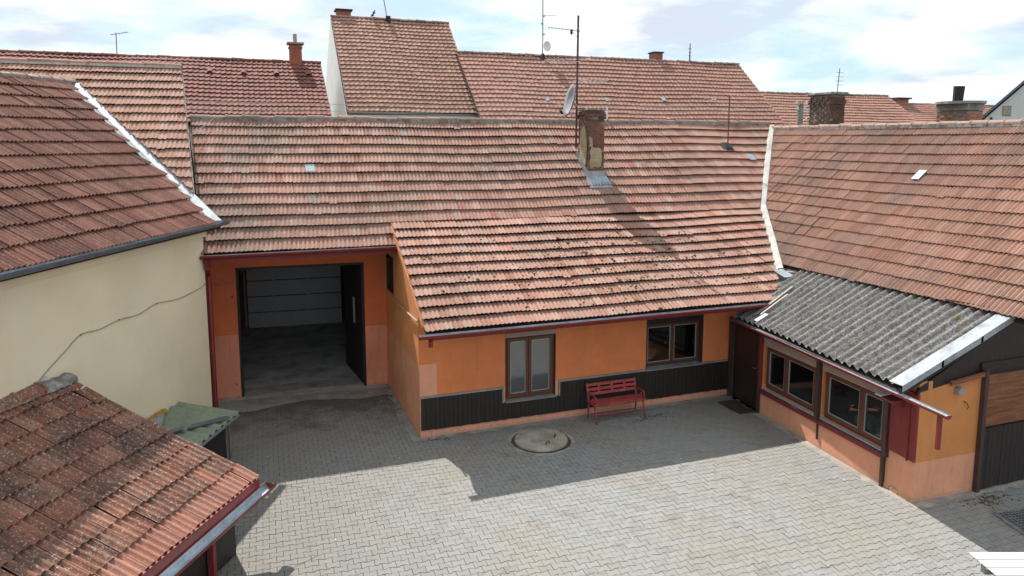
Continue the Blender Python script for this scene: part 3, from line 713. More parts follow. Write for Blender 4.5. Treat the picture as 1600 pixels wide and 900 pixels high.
# gutters
def gutter(parent, p, q, r, outm, name='gutter', step=1.6, capq=True):
    p = np.array(p, float); q = np.array(q, float)
    g = MB().half_pipe(p, q, r).build(name, outm, parent)
    i = MB().half_pipe(p+[0, 0, .003], q+[0, 0, .003], r-.006); i.build('trough', M_zinc, g)
    d = q-p; L = np.linalg.norm(d); d /= L; side = np.cross(d, (0, 0, 1))
    MB().tube([p+side*r, q+side*r], .010, 6).build('bead', outm, g)
    e = MB()
    for c, s in ((p, 0), (q, 1)):
        th = [math.pi*k/8 for k in range(9)]; e.add([c+side*r*math.cos(t)-np.array([0, 0, 1])*r*math.sin(t) for t in th], [tuple(range(9))])
    e.build('end_cap', outm, g)
    for k in range(int(L/step)):
        c = p+d*(step*(k+.5)); MB().half_pipe(c, c+d*.03, r+.006).build('bracket', outm, g)
    return g
gutter(house, (-.22, EAVE_Y-.075, 2.525), (8.35, EAVE_Y-.075, 2.525), .08, M_red)
MB().tube([(.02, EAVE_Y-.06, 2.40), (.02, EAVE_Y-.06, 2.28)], .045, 10).build('outlet', M_red, house)
gutter(house, (-4.25, GY-.055, 3.905), (-.02, GY-.055, 3.905), .075, M_red)
MB().tube([(-4.12, GY-.06, 3.84), (-4.12, GY+.02, 3.62), (-4.13, GY+.30, 3.40), (-4.13, GY+.30, .02)], .06, 10).build('downpipe', M_red, house)
fb = MB(); fb.bar((-4.2, GY+.05, GZ-.10), (-.02, GY+.05, GZ-.10), .03, .15); fb.bar((0, EAVE_Y+.04, 2.45), (8.6, EAVE_Y+.04, 2.45), .03, .13); fb.build('fascia', M_redwood, house)

# brick chimney with patches of old plaster
def brick_chimney(parent, x0, x1, y0, y1, z0, z1, bmat, core, hole=True, bh=.075, bl=.25, corb=2, individually=True, capz=None):
    ch = MB().box(x0+.012, x1-.012, y0+.012, y1-.012, z0, z1-.01).build('chimney', core, parent)
    rows = int((z1-z0)/bh); cut = MB(); 
    for j in range(rows):
        z = z0+j*bh; c = .035 if (rows-1-corb <= j < rows-1) else 0
        X0, X1, Y0, Y1 = x0-c, x1+c, y0-c, y1+c
        runs = [('x', X0, X1, Y0), ('y', Y0, Y1, X0), ('x', X0, X1, Y1-.05), ('y', Y0, Y1, X1-.05)]
        for ax_, s, e, fix in runs:
            p = s-(bl/2 if j % 2 else 0)
            while p < e-.02:
                a, b = max(s, p), min(e, p+bl)-.010; p += bl
                if b-a < .03 or rng.random() < .03: continue
                jt = rng.uniform(-.006, .006); m = MB() if individually else cut
                if ax_ == 'x': m.box(a, b, fix+jt, fix+.05+jt, z, z+bh-.010)
                else: m.box(fix+jt, fix+.05+jt, a+.05, b-.05 if b-a > .14 else b, z, z+bh-.010)
                if individually: m.build('brick', bmat, ch)
    if not individually: cut.build('bricks', bmat, ch, kind='stuff')
    return ch
ch = brick_chimney(house, 5.66, 6.17, 3.60, 4.22, 4.75, 7.16, M_brickface, M_brickmortar)
cpn = MB(); cpn.box(5.63, 6.20, 3.57, 4.25, 7.16, 7.20); cpn.build('chimney_cap', M_mortar, ch, bevel=.012)
pls = MB()
def plaster(m, P, a0, a1, z0, z1, n=14):
    c = ((a0+a1)/2, (z0+z1)/2); pts = []
    for k in range(n):
        th = 2*math.pi*k/n; r = rng.uniform(.7, 1.05); cs, sn = math.cos(th), math.sin(th); q = max(abs(cs), abs(sn)); pts.append(P(c[0]+(a1-a0)/2*cs/q*r, c[1]+(z1-z0)/2*sn/q*r))
    return pts
pls.prism(plaster(pls, lambda a, z: (a, 3.592, z), 5.70, 6.13, 5.55, 6.20), (0, -.012, 0))
pls.prism(plaster(pls, lambda a, z: (a, 3.592, z), 5.68, 5.80, 6.15, 6.45), (0, -.010, 0))
pls.prism(plaster(pls, lambda a, z: (5.652, a, z), 3.62, 4.15, 5.6, 6.75), (-.012, 0, 0))
pls.build('plaster_patch', M_plaster, ch)
ap = MB(); y_ = 3.60
ap.hexa([(5.60, y_-.02, up(y_)+.10), (6.23, y_-.02, up(y_)+.10), (6.27, y_-.36, up(y_-.36)+.10), (5.56, y_-.36, up(y_-.36)+.10)], [(5.60, y_-.02, up(y_)+.115), (6.23, y_-.02, up(y_)+.115), (6.27, y_-.36, up(y_-.36)+.115), (5.56, y_-.36, up(y_-.36)+.115)])
ap.box(5.64, 6.19, y_-.025, y_-.008, up(y_)-.05, up(y_)+.26)
ap.hexa([(5.60, y_-.05, up(y_)+.02), (5.652, y_-.05, up(y_)+.02), (5.652, 4.3, up(4.3)+.02), (5.60, 4.3, up(4.3)+.02)], [(5.64, y_-.05, up(y_)+.24), (5.652, y_-.05, up(y_)+.24), (5.652, 4.3, up(4.3)+.24), (5.64, 4.3, up(4.3)+.24)])
ap.build('lead_apron', M_zinc, ch)

# ================================================================== RIGHT WING
wing = thing('courtyard_wing', 'orange side wing with corrugated lean-to, brown windows and large tiled roof', 'house', (9, -3, 0))
wx = lambda y: 7.87+.0665*y
wdv = np.array([wx(-1)-wx(0), -1., 0]); wdv /= np.linalg.norm(wdv); win_ = np.array([-wdv[1], wdv[0], 0])   # inwards (+x)
WP = lambda a, z=0, d=0: np.array([7.87, 0, z])+wdv*a+win_*d
END = 5.73
w = MB(); wallframe(w, WP(0), wdv, win_, END, 2.2, [(.12, 1.27, 0, 1.95), (1.42, 3.22, .66, 1.88), (3.38, 5.06, .68, 1.88)], .28)
w.build('yard_wall', M_wingwall, wing)
cx = WP(END)
w = MB(); w.prism([(cx[0], -END-.002, 0), (8.90, -END-.05, 0), (8.90, -END-.05, 2.20), (cx[0], -END-.002, 2.02)], (0, .28, 0)); w.build('end_wall', M_wingwall, wing)
# brick rubble foot where the paint has crumbled
rb = MB()
for k in range(40): 
    a = rng.uniform(5.1, 5.75); p = WP(a, rng.uniform(0, .07), -.01); blob(rb, p, rng.uniform(.02, .045), -win_, .4)
rb.build('crumbled_plaster', M_wingwall, wing, kind='stuff')
# door at the inner corner
dr = MB(); dr.hexa([WP(.15, .02, .04), WP(1.24, .02, .04), WP(1.24, .02, .09), WP(.15, .02, .09)], [WP(.15, 1.93, .04), WP(1.24, 1.93, .04), WP(1.24, 1.93, .09), WP(.15, 1.93, .09)])
door = dr.build('door', M_darkdoor, wing)
for z0, z1 in ((.12, .70), (.80, 1.25), (1.34, 1.84)):
    MB().hexa([WP(.32, z0, .025), WP(1.06, z0, .025), WP(1.06, z0, .045), WP(.32, z0, .045)], [WP(.32, z1, .025), WP(1.06, z1, .025), WP(1.06, z1, .045), WP(.32, z1, .045)]).build('panel', M_darkdoor, door, bevel=.015)
hb = MB(); hb.hexa([WP(1.13, .86, .025), WP(1.17, .86, .025), WP(1.17, .86, .04), WP(1.13, .86, .04)], [WP(1.13, 1.12, .025), WP(1.17, 1.12, .025), WP(1.17, 1.12, .04), WP(1.13, 1.12, .04)]); hb.tube([WP(1.15, 1.03, .03), WP(1.15, 1.03, -.03), WP(1.04, 1.02, -.03)], .010, 6); hb.build('handle', M_gold, door)
for a in (.10, 1.30):
    MB().bar(WP(a, 0, -.01), WP(a, 2.02, -.01), .10, .07, wdv).build('door_post', M_brownpost, wing)
window(wing, WP(1.45, .68), wdv, win_, 1.72, 1.19, .42, sill=False, sash=.075, depth=.05, shut=.19, handle_on=1, sashmat=M_brown)
window(wing, WP(3.40, .70), wdv, win_, 1.64, 1.17, .62, sill=False, sash=.075, depth=.05, shut=.17, handle_on=1, sashmat=M_brown)
for a0, a1, z in ((1.40, 3.28, .655), (3.36, 5.10, .675)):
    sl_ = MB(); sl_.hexa([WP(a0, z-.05, -.07), WP(a1, z-.05, -.07), WP(a1, z-.02, .08), WP(a0, z-.02, .08)], [WP(a0, z-.03, -.07), WP(a1, z-.03, -.07), WP(a1, z, .08), WP(a0, z, .08)]); sl_.build('window_sill', M_brownpost, wing, bevel=.004)
    sl_ = MB(); sl_.bar(WP(a0, z-.005, -.015), WP(a1, z-.005, -.015), .05, .025); sl_.build('sill_flashing', M_alu, wing)
for a, wd3 in ((1.365, .15), (5.12, .14)): MB().bar(WP(a, .62, -.012), WP(a, 2.0, -.012), wd3, .03, wdv).build('red_surround', M_redwood, wing)
MB().bar(WP(1.30, 1.96, -.012), WP(5.18, 1.96, -.012), .03, .16).build('head_board', M_brownpost, wing)
rl = MB(); rl.bar(WP(1.30, .565, -.02), WP(5.12, .585, -.02), .06, .10); rl.build('red_rail', M_redwood, wing)
for a, z0 in ((3.30, .60), (5.12, .60)): MB().bar(WP(a, z0, -.03), WP(a, 2.0, -.03), .12, .09, wdv).build('window_post', M_brownpost, wing)
MB().bar(WP(3.30, .18, -.012), WP(3.30, .6, -.012), .045, .03, wdv).build('cover_strip', M_brownpost, wing)
MB().bar(WP(5.08, .0, -.03), WP(5.08, .62, -.03), .08, .06, wdv).build('foot_post', M_brownpost, wing)
rp = MB(); rp.hexa([WP(5.18, .78, -.05), WP(5.76, .76, -.05), WP(5.76, .76, .0), WP(5.18, .78, .0)], [WP(5.18, 2.0, -.05), WP(5.76, 2.0, -.05), WP(5.76, 2.0, .0), WP(5.18, 2.0, .0)]); rp.build('red_panel', M_redwood, wing, bevel=.006)
MB().bar(WP(5.62, .74, -.06), WP(5.62, 2.0, -.06), .03, .02, wdv).build('panel_batten', M_redwood, wing)
MB().hexa([WP(5.08, 1.80, -.32), WP(5.22, 1.80, -.32), WP(5.28, 1.86, -.05), WP(5.02, 1.86, -.05)], [WP(5.08, 1.815, -.32), WP(5.22, 1.815, -.32), WP(5.28, 1.875, -.05), WP(5.02, 1.875, -.05)]).build('white_shelf_bracket', M_white, wing)
MB().prism([WP(5.16, 1.80, -.05), WP(5.16, 1.80, -.32), WP(5.16, 1.70, -.2), WP(5.16, 1.66, -.05)], wdv*.32).build('red_box', M_redwood, wing)
# inside of the verandah: floor, back wall, a table with white trays
iv = MB(); q4(iv, WP(0, .25, .3), WP(END-.3, .25, .3), WP(END-.3, .25, 2.3), WP(0, .25, 2.3)); iv.build('verandah_floor', M_roomred, wing)
iv = MB(); q4(iv, WP(0, 0, 2.3), WP(END-.3, 0, 2.3), WP(END-.3, 2.9, 2.3), WP(0, 2.9, 2.3)); q4(iv, WP(.02, 0, .28), WP(.02, 0, 2.3), WP(.02, 2.9, 2.3), WP(.02, 2.5, .28)); iv.build('verandah_back', M_roomred, wing)
tb = MB(); tb.hexa([WP(3.6, .62, .45), WP(4.9, .62, .45), WP(4.9, .62, 1.1), WP(3.6, .62, 1.1)], [WP(3.6, .66, .45), WP(4.9, .66, .45), WP(4.9, .66, 1.1), WP(3.6, .66, 1.1)])
for a in (3.65, 4.85):
    for d in (.5, 1.05): tb.bar(WP(a, .25, d), WP(a, .62, d), .05, .05, wdv)
tb.build('table', M_panel, wing)
for a, wd2 in ((3.75, .45), (4.3, .25)): 
    MB().hexa([WP(a, .665, .5), WP(a+wd2, .665, .5), WP(a+wd2, .665, .85), WP(a, .665, .85)], [WP(a, .80, .5), WP(a+wd2, .80, .5), WP(a+wd2, .80, .85), WP(a, .80, .85)]).build('tray', M_white, wing)
# timber gable end, brown panel, dark plank gate
gb = MB(); gb.prism([(8.90, -END-.04, 0), (10.9, -END-.04, 0), (10.9, -END-.04, 2.4), (8.90, -END-.04, 2.4)], (0, .03, 0)); gb.prism([(7.42, -END-.0, 1.97), (8.95, -END-.0, 2.17), (10.9, -END-.0, 2.17), (10.9, -END-.0, 4.2), (9.7, -END-.0, 3.10), (7.5, -END-.0, 2.12)], (0, .06, 0))
gb.build('gable_boarding', M_dark, wing)
gt = MB().box(9.0, 10.9, -END-.075, -END-.045, .03, 1.2).build('plank_gate', M_black, wing)
for k in range(15): MB().box(9.0+k*.125+.003, 9.0+(k+1)*.125-.003, -END-.095-rng.uniform(0, .004), -END-.07, .03+rng.uniform(0, .02), 1.19).build('plank', M_dark, gt)
pn2 = MB().box(8.93, 10.6, -END-.11, -END-.05, 1.23, 2.20).build('wood_panel', M_brownpost, wing)
for k in range(4): MB().box(8.95, 10.58, -END-.125, -END-.10, 1.24+k*.24, 1.24+(k+1)*.24-.004).build('plank', M_panel, pn2)
MB().bar((8.93, -END-.10, 0), (8.93, -END-.10, 2.3), .08, .08, (0, 1, 0)).build('gate_post', M_brownpost, wing)
MB().bar((8.1, -END-.08, 2.13), (8.95, -END-.10, 2.23), .05, .07).build('gable_beam', M_panel, wing)
MB().tube([(8.33, -END+.02, 1.98), (8.33, -END-.13, 1.98)], .075, 14).build('vent_pipe', M_steel, wing)
MB().tube([(8.52, -END-.03, 1.75), (8.52, -END-.10, 1.72), (8.56, -END-.10, 1.66), (8.53, -END-.10, 1.62)], .010, 6).build('wall_hook', M_rust, wing)
# corrugated lean-to
LT = lambda y: (7.60+.104*(y+.53), 2.13)        # gutter line
sheets = MB(); lean_top = (WX0+.18, WZ0-.02)
def corr(y0, y1, n, amp, P, nrm, ax2=6):
    V = []; F = []; k2 = n*8
    for i in range(ax2+1):
        for j in range(k2+1):
            y = y0+(y1-y0)*j/k2; a = amp*math.cos(2*math.pi*j/8); V.append(P(i/ax2, y)+np.array(nrm)*a)
    for i in range(ax2):
        for j in range(k2): F.append((i*(k2+1)+j, i*(k2+1)+j+1, (i+1)*(k2+1)+j+1, (i+1)*(k2+1)+j))
    return V, F
def PL(t, y):
    gx, gz = LT(y); sx = gx-.02+(lean_top[0]-gx)*t; return np.array([sx, y, gz+.05+(lean_top[1]-gz)*t+.012*math.sin(y*2+t*5)])
lr = MB(); lr.add([PL(0, -5.75)-[0,0,.11], PL(1, -5.6)-[0,0,.11], PL(1, -.6)-[0,0,.11], PL(0, -.45)-[0,0,.11]], [(0,1,2,3)])
lean = lr.build('lean_to_roof', M_deck, wing)
ys = np.linspace(-.55, -5.62, 7)
for k in range(6):
    V, F = corr(ys[k], ys[k+1], 4, .044, lambda t, y, k=k: PL(t, y)+[0, 0, .004*(k % 2)], (-.38, 0, .92)); MB().add(V, F).build('corrugated_sheet', M_cement, lean, smooth=True)
for y, l in ((-1.35, .16), (-2.1, .0)):
    if l: a = PL(.02, y); b2 = PL(.16, y); MB().bar(a+[0,0,.05], b2+[0,0,.05], .13, .012).build('patch_sheet', M_flash, lean)
MB().bar(PL(.1, -1.1)+[0,0,.05], PL(.62, -1.0)+[0,0,.05], .05, .02).build('loose_lath', M_trim, lean)
MB().bar(PL(.12, -1.22)+[0,0,.05], PL(.5, -1.15)+[0,0,.05], .04, .02).build('loose_lath', M_shutter, lean)
fl = MB(); 
for (t0, t1) in ((-.02, .33), (.31, .68), (.66, 1.02)):
    a, b2 = PL(t0, -5.62), PL(t1, -5.62); o = .006*t0
    fl.hexa([a+[0, .10, .045+o], b2+[0, .10, .045], b2+[0, -.18, .045], a+[0, -.18, .045+o]], [a+[0, .10, .053+o], b2+[0, .10, .053], b2+[0, -.18, .053], a+[0, -.18, .053+o]])
    fl.hexa([a+[0, -.175, -.06], b2+[0, -.175, -.06], b2+[0, -.183, -.06], a+[0, -.183, -.06]], [a+[0, -.175, .045], b2+[0, -.175, .045], b2+[0, -.183, .045], a+[0, -.183, .045]])
fl.build('verge_flashing', M_flash, lean)
MB().bar(PL(0, -5.72)-[0, 0, .10], PL(1, -5.72)-[0, 0, .10], .05, .14).build('barge_board', M_dark, lean)
MB().bar(PL(.93, -4.5)+[.05, 0, .11], PL(.98, -5.55)+[.05, 0, .09], .20, .02).build('roofing_strip', M_rust, lean)
gx0 = LT(-.5)[0]; p0 = np.array([LT(-.45)[0]-.06, -.45, 2.11]); p1 = np.array([LT(-6.75)[0]-.06, -6.75, 2.06])
gutter(wing, p0, p1, .065, M_red, step=1.3)
dp = p0+(p1-p0)*.975; MB().bar(dp+[0, 0, -.05], dp+[0, 0, -.62], .075, .055, (0, 1, 0)).build('downpipe_stub', M_red, wing, bevel=.01)
# big tiled roof of the wing
dk = MB(); 
slab(dk, [(WX0, -6.2, WZ0), (WRX, -6.2, WRZ), (WRX, VAL[2][1], WRZ), (VAL[1][0], VAL[1][1], VAL[1][2]), (WX0, vlo(WZ0), WZ0)])
slab(dk, [(WRX, -6.2, WRZ), (WRX, 6.2, WRZ), (WRX+4.4, 6.2, WRZ-4.0), (WRX+4.4, -6.2, WRZ-4.0)])
wroof = dk.build('roof', M_deck, wing)
Uw, Vw, nw = plane_basis((0, -1, 0), (1, 0, 0), WS)
nwr = round(math.hypot(WRX-WX0, WRZ-WZ0)/TL); Lw = math.hypot(WRX-WX0, WRZ-WZ0)/nwr
pl_w = [off_plane(vplane(VAL[0], VAL[1], (13, -3, 0)), .08), off_plane(vplane(VAL[1], VAL[2], (13, -3, 0)), .08)]
sag2 = lambda a, b: .03*math.sin(a*.6+.5)*math.sin(b*.6)-.03*math.sin(math.pi*min(1, a/11))
fw = field((WX0, 6.3, WZ0), Uw, Vw, nw, 65, nwr, TW, Lw, pl_w, sag2, seed=3)
lay_tiles([(template(TW, Lw, .019, 4, 2, .046, .012), fw[0], fw[1], pl_w)], wroof, M_tile_wing)
ridge_tiles(wroof, (WRX, 6.1, WRZ+.03), (WRX, -6.3, WRZ+.03), M_ridge, .10, .40)
MB().bar((WRX, 6.0, WRZ), (WRX, -6.3, WRZ), .2, .1).build('ridge_mortar', M_mortar, wroof)
y_ = -1.55; x_ = 11.9; slope_patch(wroof, (x_, y_, WZ0+WS*(x_-WX0)), Uw, Vw, nw, .20, .33, M_glasstile, "glass_tile", .06)
# whitewashed mortar valley between the two roofs
vm = MB(); prev = None; pts = []
seq = [(VAL[0], VAL[1], 8), (VAL[1], VAL[2], 10)]
for a, b2, n in seq:
    for k in range(n+(1 if b2 is VAL[2] else 0)):
        pts.append(np.array(a)+(np.array(b2)-np.array(a))*k/n)
V = []; F = []
for k, p in enumerate(pts):
    w1, w2 = rng.uniform(.10, .15), rng.uniform(.09, .13); h = .14+rng.uniform(-.015, .02)
    V += [p+[-w1, w1*.3, .03], p+[-.05, .02, h], p+[.06, -.03, h+.015], p+[w2, -w2*.5, .07]]
    if k:
        for s in range(3): F.append((4*k-4+s, 4*k-3+s, 4*k+1+s, 4*k+s))
MB().add(V, F).build('mortar_valley', M_limewash, wroof)
vb = MB(); p = np.array(VAL[0]); vb.bar(p+[-.05, -.05, .06], p+[.75, -.75, .06], .16, .05); vb.build('flashing_board', M_shutter, wroof)
p = np.array(VAL[0]); MB().prism([p+[-.25, -.05, .10], p+[.02, -.05, .12], p+[.08, -.45, .0], p+[-.2, -.4, -.02]], (0, 0, .012)).build('valley_foot', M_flash, wroof)

# chimneys behind the wing ridge
c2 = brick_chimney(wing, 15.15, 15.75, 4.70, 5.68, 4.2, 7.86, M_brickblk, M_brickmortar, individually=False, bh=.08)
c2.name = 'chimney'; MB().box(15.08, 15.82, 4.63, 5.75, 7.86, 7.95).build('chimney_cap', M_mortar, c2, bevel=.02)
c3 = brick_chimney(wing, 15.2, 15.8, -.18, .76, 4.2, 7.16, M_brickor, M_brickmortar, individually=False, bh=.075, corb=0)
MB().box(15.18, 15.82, -.20, .78, 7.16, 7.34).build('concrete_collar', M_concrete, c3, bevel=.01)
cc = MB(); cc.tube([(15.5, .29, 7.34), (15.5, .29, 7.41)], .62, 18); cc.build('concrete_cap', M_concrete, c3)
MB().tube([(15.5, .38, 7.41), (15.5, .36, 7.84)], [.13, .145], 12).build('flue_pipe', M_tar, c3)

# ================================================================== CREAM HOUSE (left)
dA = np.array([-.426, -.905, 0]); pA = np.array([-.905, .426, 0])
cream = thing('cream_house', 'cream rendered house with old brown tile roofs and grey gutter', 'house', (-5, 0, 0))
c0 = np.array([-4.18, 2.04, 0]); e0 = np.array([-3.80, 2.14, 4.55])
w = MB(); q = c0+dA*13; w.hexa([c0, q, q+pA*8.6, c0+pA*8.6], [c0+[0,0,4.45], q+[0,0,4.45], q+pA*8.6+[0,0,4.45], c0+pA*8.6+[0,0,4.45]]); w.build('wall', M_cream, cream)
MB().bar(c0+dA*-.02+[0,0,4.36]-pA*.03, q+[0,0,4.36]-pA*.03, .08, .10).build('eave_moulding', M_cream, cream)
SA = .66; DA = 4.8
BY, BZ, SB = 1.96, 4.63, .74; BRY = 6.83; BRZ = BZ+SB*(BRY-BY)
def vpt(z):   # intersection: A plane z=4.55+dist ; B plane
    y = (z-BZ)/SB+BY; dist = (z-4.55)/SA
    x = (dist-(y-e0[1])*pA[1])/pA[0]+e0[0]; return np.array([x, y, z])
dk = MB(); ea = e0-dA*.05; eb = e0+dA*13.5
slab(dk, [ea, eb, eb+pA*DA+[0,0,DA*SA], vpt(4.55+DA*SA), vpt(4.62)])
aroof = dk.build('side_roof', M_deck, cream); dk = MB()
slab(dk, [vpt(4.55+DA*SA)+[0,0,.0] if False else ea-dA*.4+pA*DA+[0,0,DA*SA], eb+pA*DA+[0,0,DA*SA], eb+pA*9.6+[0,0,-.2], ea-dA*.4+pA*9.6+[0,0,-.2]]); dk.build('back_slope', M_tile_cream, cream)

# valley between the two slopes
va, vb_ = vpt(4.75), vpt(4.55+DA*SA)
Ua, Va, na = plane_basis(dA, pA, SA)
nA = 13; LA = math.hypot(DA, DA*SA)/nA
pl_A = [off_plane(vplane(va, vb_, (-9, -3, 0)), .09)]
fa = field(e0-dA*3.5, Ua, Va, na, 78, nA, .20, LA, pl_A, lambda a, b: .02*math.sin(a*.8)*math.sin(b), whole=True, seed=4)
fa = ([m for m in fa[0]], [])
fa_first = []
lay_tiles([(template(.20, LA, .022, 4, 2, .060, .014), fa[0], [], [])], aroof, M_tile_cream)
# eave course past the valley foot
ridge_tiles(aroof, vb_+[0, 0, .02]-dA*.15, e0+dA*13+pA*DA+[0,0,DA*SA+.02], M_ridge, .12, .40)
MB().bar(vb_-dA*.1, e0+dA*13+pA*DA+[0,0,DA*SA-.02], .24, .12).build('ridge_mortar', M_mortar, aroof)
# roof B, facing the yard
dk = MB(); BX0 = -16.
bpl = lambda y: BZ+SB*(y-BY)
slab(dk, [va+[.0, 0, 0], (-4.42, 2.8, bpl(2.8)), (-4.76, BRY, BRZ), (BX0, BRY, BRZ), (BX0, vb_[1], vb_[2]), vb_])
slab(dk, [(BX0, BRY, BRZ), (-4.76, BRY, BRZ), (-4.76, BRY+5, BRZ-4.1), (BX0, BRY+5, BRZ-4.1)])
broof = dk.build('main_roof', M_deck, cream)
pl_B = [off_plane(vplane(va, vb_, (-5, 6, 0)), .15), vplane((-4.36, 2.7, 0), (-4.74, BRY, 0), (-9, 6, 0))]
Ub, Vb2, nb2 = plane_basis((1, 0, 0), (0, 1, 0), SB); Lb = .352; nB = round((BRY-1.96)/Vb2[1]/Lb); Lb = (BRY-1.96)/Vb2[1]/nB
sgB = lambda a, b: .02*math.sin(a*.7+2)*math.sin(b)
bt = (vb_[1]-BY)/Vb2[1]-Lb*.5
fb_ = field((-4.36-.2*54, BY, BZ), Ub, Vb2, nb2, 54, nB, .2, Lb, pl_B, sgB, seed=5, skip=lambda a, b: b > bt)
fb2 = field((-4.36-.2*54, BY, BZ), Ub, Vb2, nb2, 54, nB, .2, Lb, pl_B[1:], sgB, seed=5, skip=lambda a, b: b <= bt)
lay_tiles([(template(.2, Lb, lift=.060), fb_[0], fb_[1], pl_B), (template(.2, Lb, lift=.060), fb2[0], fb2[1], pl_B[1:])], broof, M_tile_upper)
ridge_tiles(broof, (BX0, BRY, BRZ+.05), (-4.74, BRY, BRZ+.05), M_tile_upper, .10, .42)
MB().bar((BX0, BRY-.02, BRZ+.02), (-4.74, BRY-.02, BRZ+.02), .18, .06).build('ridge_mortar', M_limewash, broof)
vgm = MB(); vgm.prism([(-4.36, 2.7, bpl(2.7)-.14), (-4.74, BRY, BRZ-.14), (-4.74, BRY, BRZ+.02), (-4.36, 2.7, bpl(2.7)+.02)], (.03, .003, 0)); vgm.prism([(-4.5, 2.8, 3.5), (-4.78, BRY, 3.5), (-4.78, BRY, BRZ-.1), (-4.5, 2.8, bpl(2.8)-.1)], (-.25, 0, 0)); vgm.build('verge_wall', M_mortar, broof)
# pale sheet valley
V = []; F = []; nv = 7
vlow = vpt(4.62)
for k in range(nv+1):
    p = vlow+(vb_-vlow)*k/nv
    la = Va*.30+0*na; dirA = -(np.array([0, 0, 1.])*0)
    pa = p+pA*0-np.array([0, 0, 0])
    # a point .22 m out on each slope, measured level
    hB = np.array([.22, 0, 0]); qB = p+hB; qB[2] = bpl(qB[1])+.03
    hA = np.array([-.02, -.18, 0]); qA = p+hA; qA[2] = 4.55+((qA-e0)@pA)*SA+.03
    V += [qA, p+[-.02, -.03, .025], p+[0, 0, .06], p+[.02, .0, .025], qB]
    if k:
        for s in range(4): F.append((5*k-5+s, 5*k-4+s, 5*k+1+s, 5*k+s))
MB().add(V, F).build('valley_flashing', M_flash, broof)
g = gutter(cream, e0-dA*.12-pA*.055+[0, 0, .055], e0+dA*13-pA*.055+[0, 0, .025], .085, M_darkzinc, step=1.25)
# cable stapled across the wall
def on_wall(a, z, off=.014): return c0+dA*a-pA*off+[0, 0, z]
cp_ = [(-.0, 3.30), (.26, 3.24), (.81, 3.20), (1.28, 3.21), (1.87, 3.27), (2.44, 3.20), (3.01, 3.24), (3.52, 3.21), (3.99, 3.24), (4.38, 3.07), (4.74, 2.91), (5.02, 2.76), (5.15, 2.66)]
def smooth_path(pts, n=6):
    P = [np.array(p, float) for p in pts]; out = []
    for i in range(len(P)-1):
        a, b, c, d = P[max(i-1, 0)], P[i], P[i+1], P[min(i+2, len(P)-1)]
        for k in range(n):
            t = k/n; out.append(.5*((2*b)+(c-a)*t+(2*a-5*b+4*c-d)*t*t+(3*b-a-3*c+d)*t**3))
    return out+[P[-1]]
cable = MB().tube([on_wall(a, z) for a, z in smooth_path(cp_)], .0085, 6).build('wall_cable', M_wirewhite, cream)
for k in (4, 6, 8): 
    a, z = cp_[k]; MB().bar(on_wall(a-.012, z, .016), on_wall(a+.012, z, .016), .02, .02).build('clip', M_rust, cable)

# ================================================================== TILED SHED (bottom left)
shed = thing('tiled_shed', 'low lean-to shed with lichen-covered ribbed clay tiles and red gutter', 'shed', (-4.5, -4, 0))
A0 = 4.58                                   # far verge, measured along the cream wall
HZ, HT, HD = 1.12, 2.68, 3.05; SH = (HT-HZ)/HD
dH = np.array([-.53, -.848, 0]); pH = np.array([-.848, .53, 0]); pv = np.array([-.916, .40, 0]); H0 = np.array([-3.33, -3.25, 0])
SP = lambda a, d, z=0: H0+dH*(a-A0)+pv*(HD-d)+np.array([0, 0, z])      # a along the eave, d out from the cream wall
hz_ = lambda d: HZ+SH*(HD-d)
dk = MB(); slab(dk, [SP(A0, 0, hz_(0)), SP(A0, HD-.02, HZ), SP(A0+6.5, HD-.02, HZ), SP(A0+6.5, 0, hz_(0))]); sroof = dk.build('roof', M_deck, shed)
Uh, Vh, nh = plane_basis(dH, pH, SH/(pv@pH))
nH = 9; Vh = pv+np.array([0, 0, SH]); Lh = np.linalg.norm(Vh)*HD/nH; Vh = Vh/np.linalg.norm(Vh)
fh = field(SP(A0, HD, HZ), Uh, Vh, nh, 30, nH, .225, Lh, (), lambda a, b: .012*math.sin(a*1.5)*math.sin(b*1.7)+.004*math.sin(b*9), seed=6, jit=1.6)
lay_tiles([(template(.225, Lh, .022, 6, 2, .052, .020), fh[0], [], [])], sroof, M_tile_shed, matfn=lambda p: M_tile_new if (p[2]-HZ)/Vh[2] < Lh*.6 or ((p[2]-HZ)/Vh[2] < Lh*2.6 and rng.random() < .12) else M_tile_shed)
rgm = MB(); V = []; F = []
for k in range(15):
    a = A0-.05+k*.12+(.6 if k > 8 else 0)*(k-8)*.5
    for s in range(6):
        th = math.pi*s/5; r = .15*rng.uniform(.82, 1.12); V.append(SP(a, .12-r*math.cos(th)*1.1, hz_(.12)+.02+r*math.sin(th)*.85))
    if k:
        for s in range(5): F.append((6*k-6+s, 6*k-5+s, 6*k+1+s, 6*k+s))
V.append(SP(A0-.05, .12, hz_(.12))); F.append((0, 1, 2, 3, 4, 5))
rgm.add(V, F).build('mortar_hip', M_mortar, sroof)
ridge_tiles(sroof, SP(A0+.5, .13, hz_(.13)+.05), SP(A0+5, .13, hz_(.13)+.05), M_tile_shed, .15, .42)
for k, a in enumerate((A0+.35, A0+.75, A0+1.15)):
    m = MB(); blob(m, SP(a, .02, hz_(0)+.10), .10, np.array([0, 0, 1.]), .7); m.build('white_plaster_lump', M_limewash, sroof)
MB().tube([SP(A0+.85, .06, hz_(0)+.05), SP(A0+1.15, .12, hz_(0)+.10), SP(A0+1.25, .04, hz_(0)+.25), SP(A0+1.05, .03, hz_(0)+.38), SP(A0+.75, .03, hz_(0)+.50)], .012, 6).build('wire_loop', M_wire, sroof)
MB().bar(SP(A0-.0, HD+.03, HZ-.03), SP(A0+6.5, HD+.03, HZ-.03), .05, .15).build('eave_board', M_red, shed)
